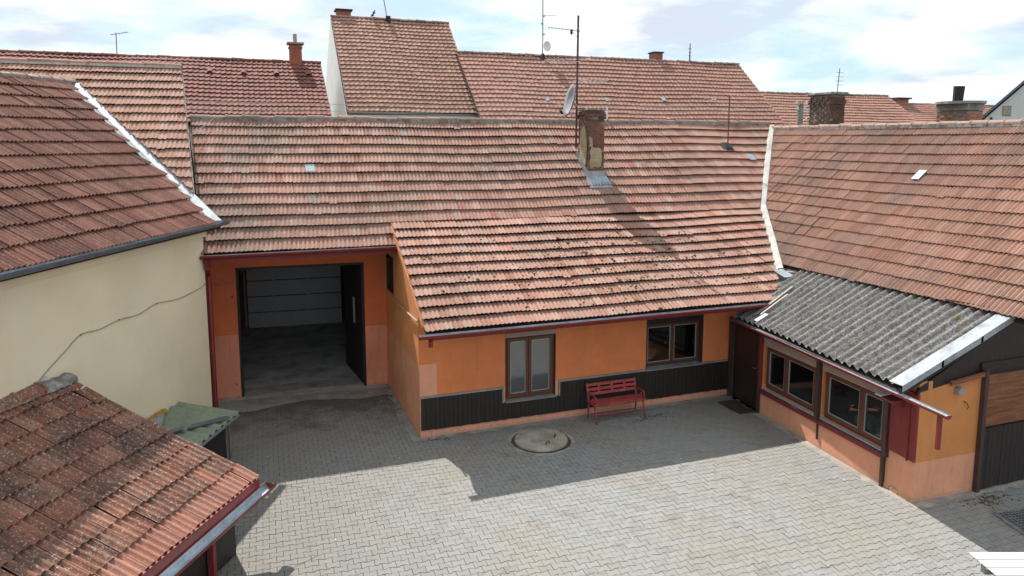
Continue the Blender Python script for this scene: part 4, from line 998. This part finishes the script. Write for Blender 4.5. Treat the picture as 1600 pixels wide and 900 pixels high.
MB().bar(SP(A0+.03, .1, hz_(.1)-.09), SP(A0+.03, HD, HZ-.09), .05, .12).build('verge_board', M_redwood, shed)
gutter(shed, SP(A0-.12, HD+.17, HZ-.10), SP(A0+6.5, HD+.17, HZ-.16), .10, M_red, step=1.1)
ws = MB(); ws.hexa([SP(A0+.2, .02), SP(A0+.2, HD-.25), SP(A0+6.4, HD-.25), SP(A0+6.4, .02)], [SP(A0+.2, .02, hz_(0)-.15), SP(A0+.2, HD-.25, HZ-.05), SP(A0+6.4, HD-.25, HZ-.05), SP(A0+6.4, .02, hz_(0)-.15)]); ws.build('wall', M_dark, shed)
for a in (A0+.9, A0+2.2, A0+3.5): MB().bar(SP(a, HD-.18), SP(a, HD-.18, HZ-.08), .09, .09, dA).build('post', M_redwood, shed)
MB().tube([SP(A0-.1, HD+.2, HZ-.10), SP(A0-.35, HD+.55, HZ-.28)], .006, 5).build('dangling_wire', M_shutter, shed) 

# ================================================================== GREEN-ROOFED BIN SHELTER
gs = thing('bin_shelter', 'small dark shelter with green corrugated sheet roof against the cream wall', 'shelter', (-4.4, -.4, 0))
GP = lambda a, d, z=0: c0+dA*a-pA*d+np.array([0, 0, z])
def PG(t, a): return GP(a, .04+1.25*t, 1.13-.16*t)
V, F = [], []
for i in range(7):
    for j in range(57):
        a = 1.38+1.62*j/56; p = PG(i/6, a)+np.array([0, 0, .028*math.cos(2*math.pi*j/8)]); V.append(p)
for i in range(6):
    for j in range(56): F.append((i*57+j, i*57+j+1, (i+1)*57+j+1, (i+1)*57+j))
grn = MB().add(V, F).build('sheet_roof', M_greensheet, gs, smooth=True)
bx_ = MB(); bx_.hexa([GP(1.5, .03), GP(1.5, 1.05), GP(2.95, 1.05), GP(2.95, .03)], [GP(1.5, .03, 1.06), GP(1.5, 1.05, .92), GP(2.95, 1.05, .92), GP(2.95, .03, 1.06)]); bx_.build('dark_body', M_tar, gs)
for a in (1.46, 2.98): MB().bar(GP(a, 1.10), GP(a, 1.10, .97), .04, .04, dA).build('post', M_steel, gs)
MB().bar(PG(1.0, 1.40)+[0,0,-.04], PG(1.0, 3.0)+[0,0,-.04], .03, .05).build('edge_rail', M_steel, gs)
MB().bar(PG(.98, 1.75)+[0, 0, .05], PG(.45, 2.75)+[0, 0, .05], .14, .02).build('grey_plank', M_darkzinc, gs)
MB().bar(PG(.05, 2.2)+[0,0,.06], PG(.25, 2.75)+[0,0,.07], .24, .05).build('grey_slab', M_zinc, gs)
fo = MB(); 
for k in range(16): blob(fo, PG(.03+.02*math.sin(k), 1.95+k*.045)+[0, 0, .05], rng.uniform(.045, .065), np.array([0, 0, 1.]), .9)
fo.build('foam_seal', M_foam, gs, kind='stuff')
MB().bar(PG(.62, 2.35)+[0,0,.04], PG(.62, 2.62)+[0,0,.06], .05, .05).build('wood_scrap', M_trim, gs)

# ================================================================== COURTYARD OBJECTS
bench = thing('garden_bench', 'red slatted garden bench with curled arms in front of the dark plinth', 'bench', (4.5, -.4, 0))
bx0, bx1 = 3.86, 5.16
for x in (bx0+.03, bx1-.03):
    m = MB(); T_ = lambda pts, r=.018: m.tube([(x, y, z) for y, z in pts], r, 7)
    T_([(-.64, 0), (-.60, .16), (-.54, .34), (-.50, .40)], .020); T_([(-.17, 0), (-.20, .14), (-.22, .30), (-.20, .42), (-.15, .62), (-.10, .80)], .020)
    T_([(-.55, .40), (-.38, .385), (-.20, .40)], .02)
    m.build('side_frame', M_benchred, bench, smooth=True)
    m = MB(); th = np.linspace(-.5, 1.35, 11)*math.pi
    m.tube([(x, -.18, .58), (x, -.34, .60), (x, -.48, .60)]+[(x, -.50-.085*math.sin(t)*.9, .525+.085*math.cos(t)) for t in np.linspace(.2, 1.55*math.pi, 10)], .016, 7); m.build('armrest', M_benchred, bench, smooth=True)
for k, y in enumerate((-.56, -.455, -.35, -.245)): MB().box(bx0-.02, bx1+.02, y-.045, y+.045, .415-.004*k, .44-.004*k).build('seat_slat', M_benchred, bench, bevel=.006)
for y, z in ((-.175, .56), (-.148, .655), (-.120, .755)):
    MB().hexa([(bx0, y-.018, z-.032), (bx1, y-.018, z-.032), (bx1, y+.005, z-.032), (bx0, y+.005, z-.032)], [(bx0, y-.001, z+.032), (bx1, y-.001, z+.032), (bx1, y+.022, z+.032), (bx0, y+.022, z+.032)]).build('back_slat', M_benchred, bench, bevel=.005)
for x in (bx0+.32, (bx0+bx1)/2, bx1-.32): MB().hexa([(x-.03, -.185, .53), (x+.03, -.185, .53), (x+.03, -.16, .53), (x-.03, -.16, .53)], [(x-.03, -.135, .76), (x+.03, -.135, .76), (x+.03, -.11, .76), (x-.03, -.11, .76)]).build('spacer', M_benchred, bench)
MB().tube([(bx0+.03, -.57, .20), (bx1-.03, -.57, .20)], .014, 7).build('stretcher', M_benchred, bench)

mh = thing('well_cover', 'round concrete well cover with two lifting loops set in the paving', 'well cover', (2.37, -1.03, 0))
def disc(name, r, z0, z1, mat, parent, wob=0, n=44, bevel=0):
    V = []; 
    for z in (z0, z1):
        for k in range(n): 
            rr = r*(1+rng.uniform(-wob, wob)); V.append((2.37+rr*math.cos(2*math.pi*k/n), -1.03+rr*math.sin(2*math.pi*k/n), z))
    return MB().add(V, [tuple(range(n, 2*n))]+[(k, (k+1) % n, n+(k+1) % n, n+k) for k in range(n)]).build(name, mat, parent, bevel=bevel)
M_lid = simple('well_concrete', (.36, .335, .28, 1), .93, .22, 2.5, 40., .5, .012, dirt=((.20, .165, .11, 1), 2.2, .45, .65, .7))
disc('mortar_ring', .70, -.01, .010, M_concrete, mh, .06); disc('dark_joint', .625, .008, .013, M_soil, mh, .03); disc('lid', .565, .005, .055, M_lid, mh, .003, bevel=.012)
for (x, y, a) in ((2.40, -1.32, .5), (2.68, -1.05, .9)):
    m = MB(); c_, s_ = math.cos(a), math.sin(a); m.tube([(x-.05*c_, y-.05*s_, .05), (x-.05*c_, y-.05*s_, .10), (x, y, .12), (x+.05*c_, y+.05*s_, .10), (x+.05*c_, y+.05*s_, .05)], .012, 6); m.build('lifting_loop', M_rust, mh, smooth=True)

mt = MB(); mt.hexa([(7.27, -.42, .008), (7.78, -.40, .008), (7.74, -1.24, .008), (7.30, -1.22, .008)], [(7.27, -.42, .026), (7.78, -.40, .026), (7.74, -1.24, .026), (7.30, -1.22, .026)])
tag(mt.build('doormat', M_mat, bevel=.006), 'worn dark brown doormat in front of the dark panelled door', 'doormat')

dg = thing('drain_grate', 'steel mesh drain grate in the paving beside the dark plank gate', 'drain grate', (8.75, -6.8, 0))
fr = MB()
ga, gb_, gc, gd = np.array([8.48, -6.50, .02]), np.array([9.35, -6.62, .02]), np.array([9.15, -7.35, .02]), np.array([8.28, -7.23, .02])
for a, b2 in ((ga, gb_), (gb_, gc), (gc, gd), (gd, ga)): fr.bar(a, b2, .05, .03)
fr.build('frame', M_steel, dg)
MB().add([ga-[0,0,.012], gb_-[0,0,.012], gc-[0,0,.012], gd-[0,0,.012]], [(0,1,2,3)]).build('pit', M_black, dg)
for k in range(1, 13):
    t = k/13; MB().bar(ga+(gb_-ga)*t, gd+(gc-gd)*t, .014, .02).build('mesh_bar', M_steel, dg)
for k in range(1, 11):
    t = k/11; MB().bar(ga+(gd-ga)*t+[0,0,-.004], gb_+(gc-gb_)*t+[0,0,-.004], .012, .014).build('mesh_bar', M_steel, dg)
dm = MB()
for k in range(150): blob(dm, (8.85+rng.gauss(0, .26), -6.12+rng.gauss(0, .10), .003), rng.uniform(.006, .022), np.array([0, 0, 1.]), .3)
tag(dm.build('silt', M_soil, kind='stuff'), 'patch of dark silt beside the drain grate', 'silt')
wm = MB()
for k in range(150):
    cx_, cy2 = ((5.45, -.62), (5.0, -.75), (.35, -.18))[k % 3]; blob(wm, (cx_+rng.gauss(0, .16), cy2+rng.gauss(0, .06), .003), rng.uniform(.006, .018), np.array([0, 0, 1.]), .5)
tag(wm.build('weeds', M_moss, kind='stuff'), 'low dark moss and weeds in the paving joints', 'moss')
# grit and blossom specks
gm = MB()
for k in range(80):
    x = rng.uniform(-4, 7.3); y = rng.uniform(-8, 2.6)
    if not on_paving(x, y): continue
    s = rng.uniform(.004, .009); gm.box(x-s, x+s, y-s, y+s, .002, .002+s)
tag(gm.build('litter', M_white, kind='stuff'), 'tiny pale specks scattered over the paving', 'specks')

# white sheet canopy, bottom right
cn = thing('white_canopy', 'flat canopy of white ribbed metal sheet at the lower right edge', 'canopy', (5.5, -10.5, 0))
ux = np.array([.9385, -.345, 0]); vy = np.array([-.30, -.954, 0])
K0 = np.array([3.43, -9.75, 2.2])
cs = MB(); n = 34; V = []
for k in range(n+1):
    d = .13*k/2; h = .022 if (k % 2 == 0 and False) else 0
    V += [K0+vy*d, K0+vy*d+ux*4.5]
for k in range(0, 17):
    d0 = k*.135; P4 = [K0+vy*d0, K0+vy*(d0+.118), K0+vy*(d0+.122), K0+vy*(d0+.133)]; Z = [0, 0, -.022, -.022]
    V2_ = []; 
    for p, z in zip(P4, Z): V2_ += [p+[0, 0, z], p+ux*4.5+[0, 0, z]]
    V2_ += [K0+vy*(d0+.135), K0+vy*(d0+.135)+ux*4.5]
    MB().add(V2_, [(2*i, 2*i+1, 2*i+3, 2*i+2) for i in range(4)]).build('sheet_rib', M_whitepanel, cn)
for a, b2 in ((.3, .15), (4.2, .15), (.3, 2.1), (4.2, 2.1)):
    p = K0+ux*a+vy*b2; MB().bar([p[0], p[1], 0], [p[0], p[1], 2.15], .08, .08, (1, 0, 0)).build('post', M_steel, cn)
MB().bar(K0+ux*.05+vy*.15+[0,0,-.08], K0+ux*4.4+vy*.15+[0,0,-.08], .06, .1).build('beam', M_steel, cn)

# ================================================================== AERIALS ON THE MAIN ROOF
am = thing('antenna_mast', 'tall rusty mast with satellite dish and aerials beside the brick chimney', 'antenna', (5.76, 4.6, up(4.6)))
MB().tube([(5.76, 4.6, up(4.6)-.1), (5.79, 4.6, 9.85)], .032, 8).build('pole', M_rust, am)
def dish(parent, c, nrm, r, mat, nm='dish'):
    nrm = np.array(nrm, float); nrm /= np.linalg.norm(nrm); a = np.cross(nrm, (0, 0, 1)); a /= np.linalg.norm(a); b = np.cross(a, nrm); V = []; F = []; S = 28; c = np.array(c)
    for i in range(6):
        rr = r*i/5
        for s in range(S): th = 2*math.pi*s/S; V.append(c+(a*math.cos(th)*.92+b*math.sin(th))*rr+nrm*(.28*r*(i/5)**2))
    for i in range(5):
        for s in range(S): F.append((i*S+s, i*S+(s+1) % S, (i+1)*S+(s+1) % S, (i+1)*S+s))
    o = MB().add(V, F).build(nm, mat, parent, smooth=True)
    so = o.modifiers.new('solid', 'SOLIDIFY'); so.thickness = .015
    MB().tube([c+(a*math.cos(t)*.92+b*math.sin(t))*r+nrm*.28*r for t in np.linspace(0, 2*math.pi, 29)], .012, 5).build('rim', M_rust if nm == 'dish' else mat, o)
    return o
M_dish = simple('dish_grey', (.27, .28, .295, 1), .5, .1, 5., 30.)
dd = dish(am, (5.60, 4.45, 7.45), (-.96, .12, .22), .46, M_dish)
MB().tube([(5.78, 4.6, 7.3), (5.62, 4.47, 7.40)], .03, 6).build('mount', M_steel, dd)
MB().tube([(5.58, 4.42, 7.05), (5.10, 4.15, 7.10)], .014, 6).build('feed_arm', M_steel, dd); MB().tube([(5.12, 4.16, 7.10), (5.02, 4.10, 7.17)], .035, 8).build('feed_horn', M_black, dd)
for z, xa, xb, nm in ((9.42, 4.85, 5.85, 9), (8.53, 4.75, 5.85, 7), (8.02, 5.72, 6.75, 6)):
    bm_ = MB().tube([(xa, 4.6, z+.06), (xb, 4.6, z-.0)], .011, 6).build('aerial_boom', M_steel, am)
    for k in range(nm):
        x = xa+(xb-xa)*(k+.3)/nm; MB().tube([(x, 4.32, z+.03), (x, 4.88, z+.03)], .005, 4).build('element', M_steel, bm_)
MB().tube([(5.58, 4.6, 9.46), (5.58, 4.6, 9.32)], .035, 6).build('junction_box', M_black, am)
MB().tube([(5.78, 4.57, 9.2), (5.6, 4.5, 9.35), (5.55, 4.55, 9.42)], .006, 4).build('lead', M_wire, am)
m2 = thing('roof_mast', 'thin bare rusty mast on the orange house roof near the valley', 'mast', (11.0, 4.57, up(4.57)))
MB().tube([(11.0, 4.57, up(4.57)-.1), (11.0, 4.57, 7.70)], .022, 7).build('pole', M_rust, m2)
fm = MB(); fm.hexa([(10.8, 4.45, up(4.45)+.08), (11.2, 4.45, up(4.45)+.08), (11.2, 4.75, up(4.75)+.08), (10.8, 4.75, up(4.75)+.08)], [(10.9, 4.50, up(4.5)+.14), (11.1, 4.50, up(4.5)+.14), (11.1, 4.7, up(4.7)+.14), (10.9, 4.7, up(4.7)+.14)]); fm.build('base_flashing', M_tar, m2)
MB().tube([(7.27, 5.6, 6.95), (7.27, 5.6, 7.35)], .03, 6).build('roof_vent', M_white, house)

# ================================================================== HOUSES BEYOND THE STREET
def far_roof(parent, x0, x1, ey, ez, ry, rz, mat, tw=.24, L=.34, name='roof', nx=None, skewr=0., join_ridge=True, lift=.05, amp=.02, rmat=None, back=5.):
    s = (rz-ez)/(ry-ey); dk = MB(); slab(dk, [(x0, ey, ez), (x1, ey, ez), (x1, ry, rz), (x0, ry, rz)]); slab(dk, [(x0, ry, rz), (x1, ry, rz), (x1, ry+back, rz-s*back), (x0, ry+back, rz-s*back)])
    rf = dk.build(name, M_deck, parent); U, Vq, nq = plane_basis((1, 0, 0), (0, 1, 0), s)
    sl = math.hypot(ry-ey, rz-ez); n = round(sl/L); L = sl/n; nc = round((x1-x0)/tw); tw = (x1-x0)/nc
    f = field((x0, ey, ez), U, Vq, nq, nc, n, tw, L, (), lambda a, b: .03*math.sin(a*.4+x0)*math.sin(b*.5)+.02*math.sin(a*1.1), seed=int(abs(x0*10))+9)
    V, F = joined(template(tw, L, amp, 3, 1, lift+.01, .022), f[0]); link('tiles', raw_mesh('tiles', V, F, mat), rf, kind='stuff')
    ridge_tiles(rf, (x0, ry, rz+.04), (x1, ry, rz+.04), rmat or M_ridge, .11, .42, join=True)
    return rf, (U, Vq, nq, s)
# red roofed house behind the passage
hc = thing('red_roof_house', 'far house with dark red tile roof and thin brick chimney left of the tall house', 'house', (-6, 21, 0))
far_roof(hc, -13.5, .27, 16.6, 7.0, 21.0, 9.9, M_tile_red, .22, .33, lift=.05, amp=.026, rmat=M_tile_red)
MB().box(-13.4, .15, 16.9, 26, 0, 7.05).build('wall', M_beige, hc)
c4 = brick_chimney(hc, -1.12, -.58, 20.7, 21.2, 8.9, 10.72, M_brickred, M_brickmortar, individually=False, corb=1)
MB().box(-1.22, -.48, 20.6, 21.3, 10.72, 10.80).build('chimney_cap', M_concrete, c4); MB().tube([(-.85, 20.95, 10.8), (-.85, 20.95, 11.2)], .09, 10).build('flue_pipe', M_shutter, c4)
sv = thing('tv_aerial', 'thin television aerial above the red roof at far left', 'aerial', (-8.2, 21, 9.9))
MB().tube([(-8.2, 21, 9.85), (-8.18, 21, 10.9)], .02, 6).build('pole', M_wire, sv); bm_ = MB().tube([(-8.4, 21, 10.8), (-7.7, 21, 10.95)], .012, 5).build('boom', M_wire, sv)
for k in range(5): MB().tube([(-8.35+k*.14, 20.75, 10.82+k*.03), (-8.35+k*.14, 21.25, 10.82+k*.03)], .008, 4).build('element', M_wire, bm_)
for k in range(10):
    x = -12.8+k*1.38; z = 9.3; y = 16.6+(z-7.0)/(2.9/4.4); m = MB(); m.half_pipe((x-.0, y+.1, z+.08), (x, y-.25, z-.08), .12, up=(0, 0, -1)); m.build('vent_tile', M_tile_red, hc)
# tall house with white gable
hd = thing('tall_gabled_house', 'tall far house with steep tile roof and white gable wall', 'house', (4, 19, 0))
rf, (Ud, Vd, nd, sD) = far_roof(hd, 1.15, 7.32, 18.9, 7.62, 24.1, 12.55, M_tile_far, .235, .30, amp=.022, back=5.2)
w = MB(); w.box(1.25, 7.1, 19.1, 29.1, 0, 7.5); w.build('wall', M_beige, hd)
w = MB(); w.prism([(1.12, 18.95, 0), (1.12, 18.95, 7.50), (1.12, 24.1, 12.45), (1.12, 29.2, 7.5), (1.12, 29.2, 0)], (.1, 0, 0)); w.build('white_gable', M_white_render, hd)
gutter(hd, (1.2, 18.84, 7.60), (7.9, 18.84, 7.55), .07, M_steel, step=2.5)
MB().box(1.2, 7.9, 18.80, 19.0, 6.9, 7.50).build('eave_cornice', M_beige, hd)
MB().box(1.5, 2.2, 24.3, 24.9, 11.9, 12.95).build('chimney', M_brickred, hd)
MB().box(1.42, 2.28, 24.2, 25.0, 12.95, 13.03).build('chimney_cap', M_tar, hd)
def on_far(x, t, e=(18.9, 7.52), s=sD, up_=.08): return (x, e[0]+t, e[1]+s*t+up_)
slope_patch(rf, on_far(4.35, 1.95, up_=0), Ud, Vd, nd, .55, .30, M_glasstile, 'roof_window', .09)
mk = thing('leaning_mast', 'thin leaning mast on the ridge of the tall gabled house', 'mast', (4.05, 24.0, 12.5))
MB().tube([(4.05, 24.0, 12.4), (3.70, 24.1, 14.6)], .022, 6).build('pole', M_wire, mk); MB().tube([(4.05, 23.95, 12.35), (4.05, 23.95, 12.75)], .13, 8).build('flashing_cone', M_tar, mk)
# a bird on the ridge
bd = MB(); 
path = [(3.16, 24.1, 12.70), (3.22, 24.1, 12.73), (3.29, 24.1, 12.79), (3.34, 24.1, 12.88), (3.36, 24.1, 12.96), (3.38, 24.1, 13.01), (3.44, 24.1, 13.005)]
bd.tube(path, [.008, .035, .075, .075, .05, .045, .006], 9); bd.tube([(3.30, 24.07, 12.78), (3.30, 24.07, 12.66)], .008, 5); bd.tube([(3.30, 24.13, 12.78), (3.30, 24.13, 12.66)], .008, 5)
tag(bd.build('bird', M_bird, smooth=True), 'small dark bird perched on the ridge of the tall house', 'bird')
# long house
he = thing('long_roof_house', 'long far house with rose brown tile roof right of the tall house', 'house', (16, 18, 0))
rf, (Ue, Ve, ne, sE) = far_roof(he, 7.14, 24.55, 15.9, 5.45, 22.0, 10.79, M_tile_far2, .235, .335, amp=.02)
MB().box(7.4, 24.4, 16.2, 27.5, 0, 5.5).build('wall', M_beige, he); w = MB(); w.prism([(24.3, 16.1, 0), (24.3, 16.1, 5.45), (24.3, 22, 10.6), (24.3, 27.6, 5.6), (24.3, 27.6, 0)], (.12, 0, 0)); w.build('gable_wall', M_beige, he)
c5 = brick_chimney(he, 18.85, 19.4, 22.1, 22.7, 9.8, 11.28, M_brickred, M_brickmortar, individually=False, corb=0); MB().box(18.8, 19.45, 22.05, 22.75, 11.28, 11.36).build('chimney_cap', M_tar, c5)
for x, t in ((8.4, 3.3), (11.0, 3.2), (14.4, 3.25), (17.8, 3.35), (21.0, 3.45)): slope_patch(rf, (x, 15.9+t, 5.45+sE*t), Ue, Ve, ne, .26, .30, M_glasstile, 'glass_tile', .09)
mr_ = thing('relay_mast', 'slim mast with small white dish on the long far roof', 'mast', (11.93, 22, 10.7))
MB().tube([(11.93, 22, 10.6), (11.93, 22, 14.6)], .035, 7).build('pole', M_steel, mr_); dish(mr_, (12.08, 21.85, 11.32), (.25, -.9, .05), .26, M_white, 'dish_small')
for z, s_ in ((12.9, 1), (12.5, -1), (11.95, 1)): MB().tube([(11.93, 22, z), (11.93+.10*s_, 21.95, z)], .05, 6).build('radio_unit', M_steel, mr_)
MB().tube([(11.93, 22, 12.93), (12.7, 22.0, 12.97)], .012, 5).build('boom', M_steel, mr_); MB().tube([(11.9, 21.9, 10.6), (11.9, 21.9, 10.95)], [.22, .06], 8).build('flashing_cone', M_tar, mr_)
ma = thing('whip_antenna', 'short whip antenna on the right part of the long far roof', 'antenna', (21.13, 22, 10.7)); MB().tube([(21.13, 22, 10.6), (21.13, 22, 11.9)], [.05, .025], 6).build('pole', M_wire, ma)
for z in (11.2, 11.4, 11.6): MB().tube([(21.03, 22, z), (21.23, 22, z)], .014, 5).build('element', M_wire, ma)
# farther roofs to the right
hf = thing('distant_brown_roof_house', 'distant low house with brown tile roof behind the sooty chimney', 'house', (36, 26, 0))
far_roof(hf, 29.5, 42.8, 23.0, 6.0, 28.0, 9.66, M_tile_far2, .24, .34, amp=.022); MB().box(29.6, 42.6, 23.3, 33, 0, 6.05).build('wall', M_beige, hf)
sf = thing('forked_aerial', 'thin aerial rising beside the sooty chimney', 'aerial', (37.9, 28, 9.6))
MB().tube([(37.9, 28, 9.5), (38.05, 28, 11.6)], .03, 6).build('pole', M_wire, sf)
for z in (10.4, 10.7, 11.0, 11.3): MB().tube([(37.75, 28, z), (38.45, 28, z)], .014, 4).build('element', M_wire, sf)
hg = thing('farthest_roof_house', 'farthest low tiled roof between the two chimneys at right', 'house', (62, 38, 0))
far_roof(hg, 54.5, 74, 35.5, 6.8, 40.0, 9.92, M_tile_far2, .26, .36, amp=.022); MB().box(54.6, 73, 36, 44, 0, 6.85).build('wall', M_beige, hg)
MB().box(57.2, 58.6, 40, 41, 9, 10.4).build('chimney', M_brickred, hg); MB().box(57.0, 58.8, 39.8, 41.2, 10.4, 10.55).build('chimney_cap', M_tar, hg)
hh = thing('grey_gabled_house', 'pale grey gabled house with one tiny square window at the right edge', 'house', (38, 12, 0))
g1 = np.array([.58, -.81, 0]); g2 = np.array([.81, .58, 0]); GG = lambda m, d, z: np.array([31.7, 12, z])+g1*m+g2*d
w = MB(); w.prism([GG(-1.5, 0, 0), GG(9.6, 0, 0), GG(9.6, 0, 5.6), GG(4, 0, 11.45), GG(-1.5, 0, 5.6)], g2*9); w.build('wall', M_grey_render, hh)
w = MB(); w.prism([GG(-1.8, -.12, 5.37), GG(4, -.12, 11.56), GG(4, -.12, 11.72), GG(-1.8, -.12, 5.53)], g2*9.3); w.prism([GG(4, -.12, 11.56), GG(9.8, -.12, 5.37), GG(9.8, -.12, 5.53), GG(4, -.12, 11.72)], g2*9.3); w.build('roof', M_darkzinc, hh)
wn = MB().hexa([GG(.93, -.02, 7.55), GG(1.30, -.02, 7.55), GG(1.30, .05, 7.55), GG(.93, .05, 7.55)], [GG(.93, -.02, 8.05), GG(1.30, -.02, 8.05), GG(1.30, .05, 8.05), GG(.93, .05, 8.05)]).build('window', M_trim, hh)
MB().hexa([GG(.98, -.04, 7.61), GG(1.25, -.04, 7.61), GG(1.25, -.01, 7.61), GG(.98, -.01, 7.61)], [GG(.98, -.04, 7.99), GG(1.25, -.04, 7.99), GG(1.25, -.01, 7.99), GG(.98, -.01, 7.99)]).build('pane', M_plaster, wn)
MB().tube([GG(.5, .02, 7.45), GG(.5, -.1, 7.45)], .06, 6).build('vent_hole', M_black, hh)
# concrete utility pole and wires
up_ = thing('utility_pole', 'grey concrete utility pole with crossarms behind the wing roof', 'utility pole', (20.3, 11.9, 0))
MB().tube([(20.3, 11.9, 0), (20.3, 11.9, 8.0)], [.20, .13], 10).build('pole', M_concrete, up_)
for z, l in ((7.95, .9), (7.70, .7)):
    arm = MB().bar((20.3-l*.35, 11.9, z), (20.3+l, 11.7, z), .06, .06).build('crossarm', M_steel, up_)
    for k in range(3): MB().tube([(20.3+l*(-.3+.6*k), 11.83, z+.03), (20.3+l*(-.3+.6*k), 11.83, z+.15)], .035, 7).build('insulator', M_white, arm)
MB().bar((20.3, 11.9, 7.1), (21.1, 11.75, 7.68), .04, .04).build('brace', M_steel, up_)
def wire(name, p, q, sag, label, r=.012, n=14):
    p, q = np.array(p, float), np.array(q, float)
    tag(MB().tube([p+(q-p)*k/n-np.array([0, 0, sag*4*(k/n)*(1-k/n)]) for k in range(n+1)], r, 5).build(name, M_wirewhite), label, 'cable')
wire('overhead_cable', (20.3, 11.85, 7.95), (-20, 12.6, 8.0), .35, 'upper thin overhead cable running behind the main ridge from the utility pole', .010)
wire('overhead_cable', (20.3, 11.85, 7.75), (-20, 12.5, 7.78), .40, 'lower thin overhead cable running behind the main ridge from the utility pole', .010)
wire('overhead_cable', (20.9, 11.8, 7.95), (60, 16, 8.6), .6, 'thin overhead cable running right from the utility pole', .010)
wire('guy_wire', (-4.6, 4.4, 6.35), (-3.9, 5.55, 6.95), .02, 'short pale wire from the upper roof verge to the main ridge', .008, 6)
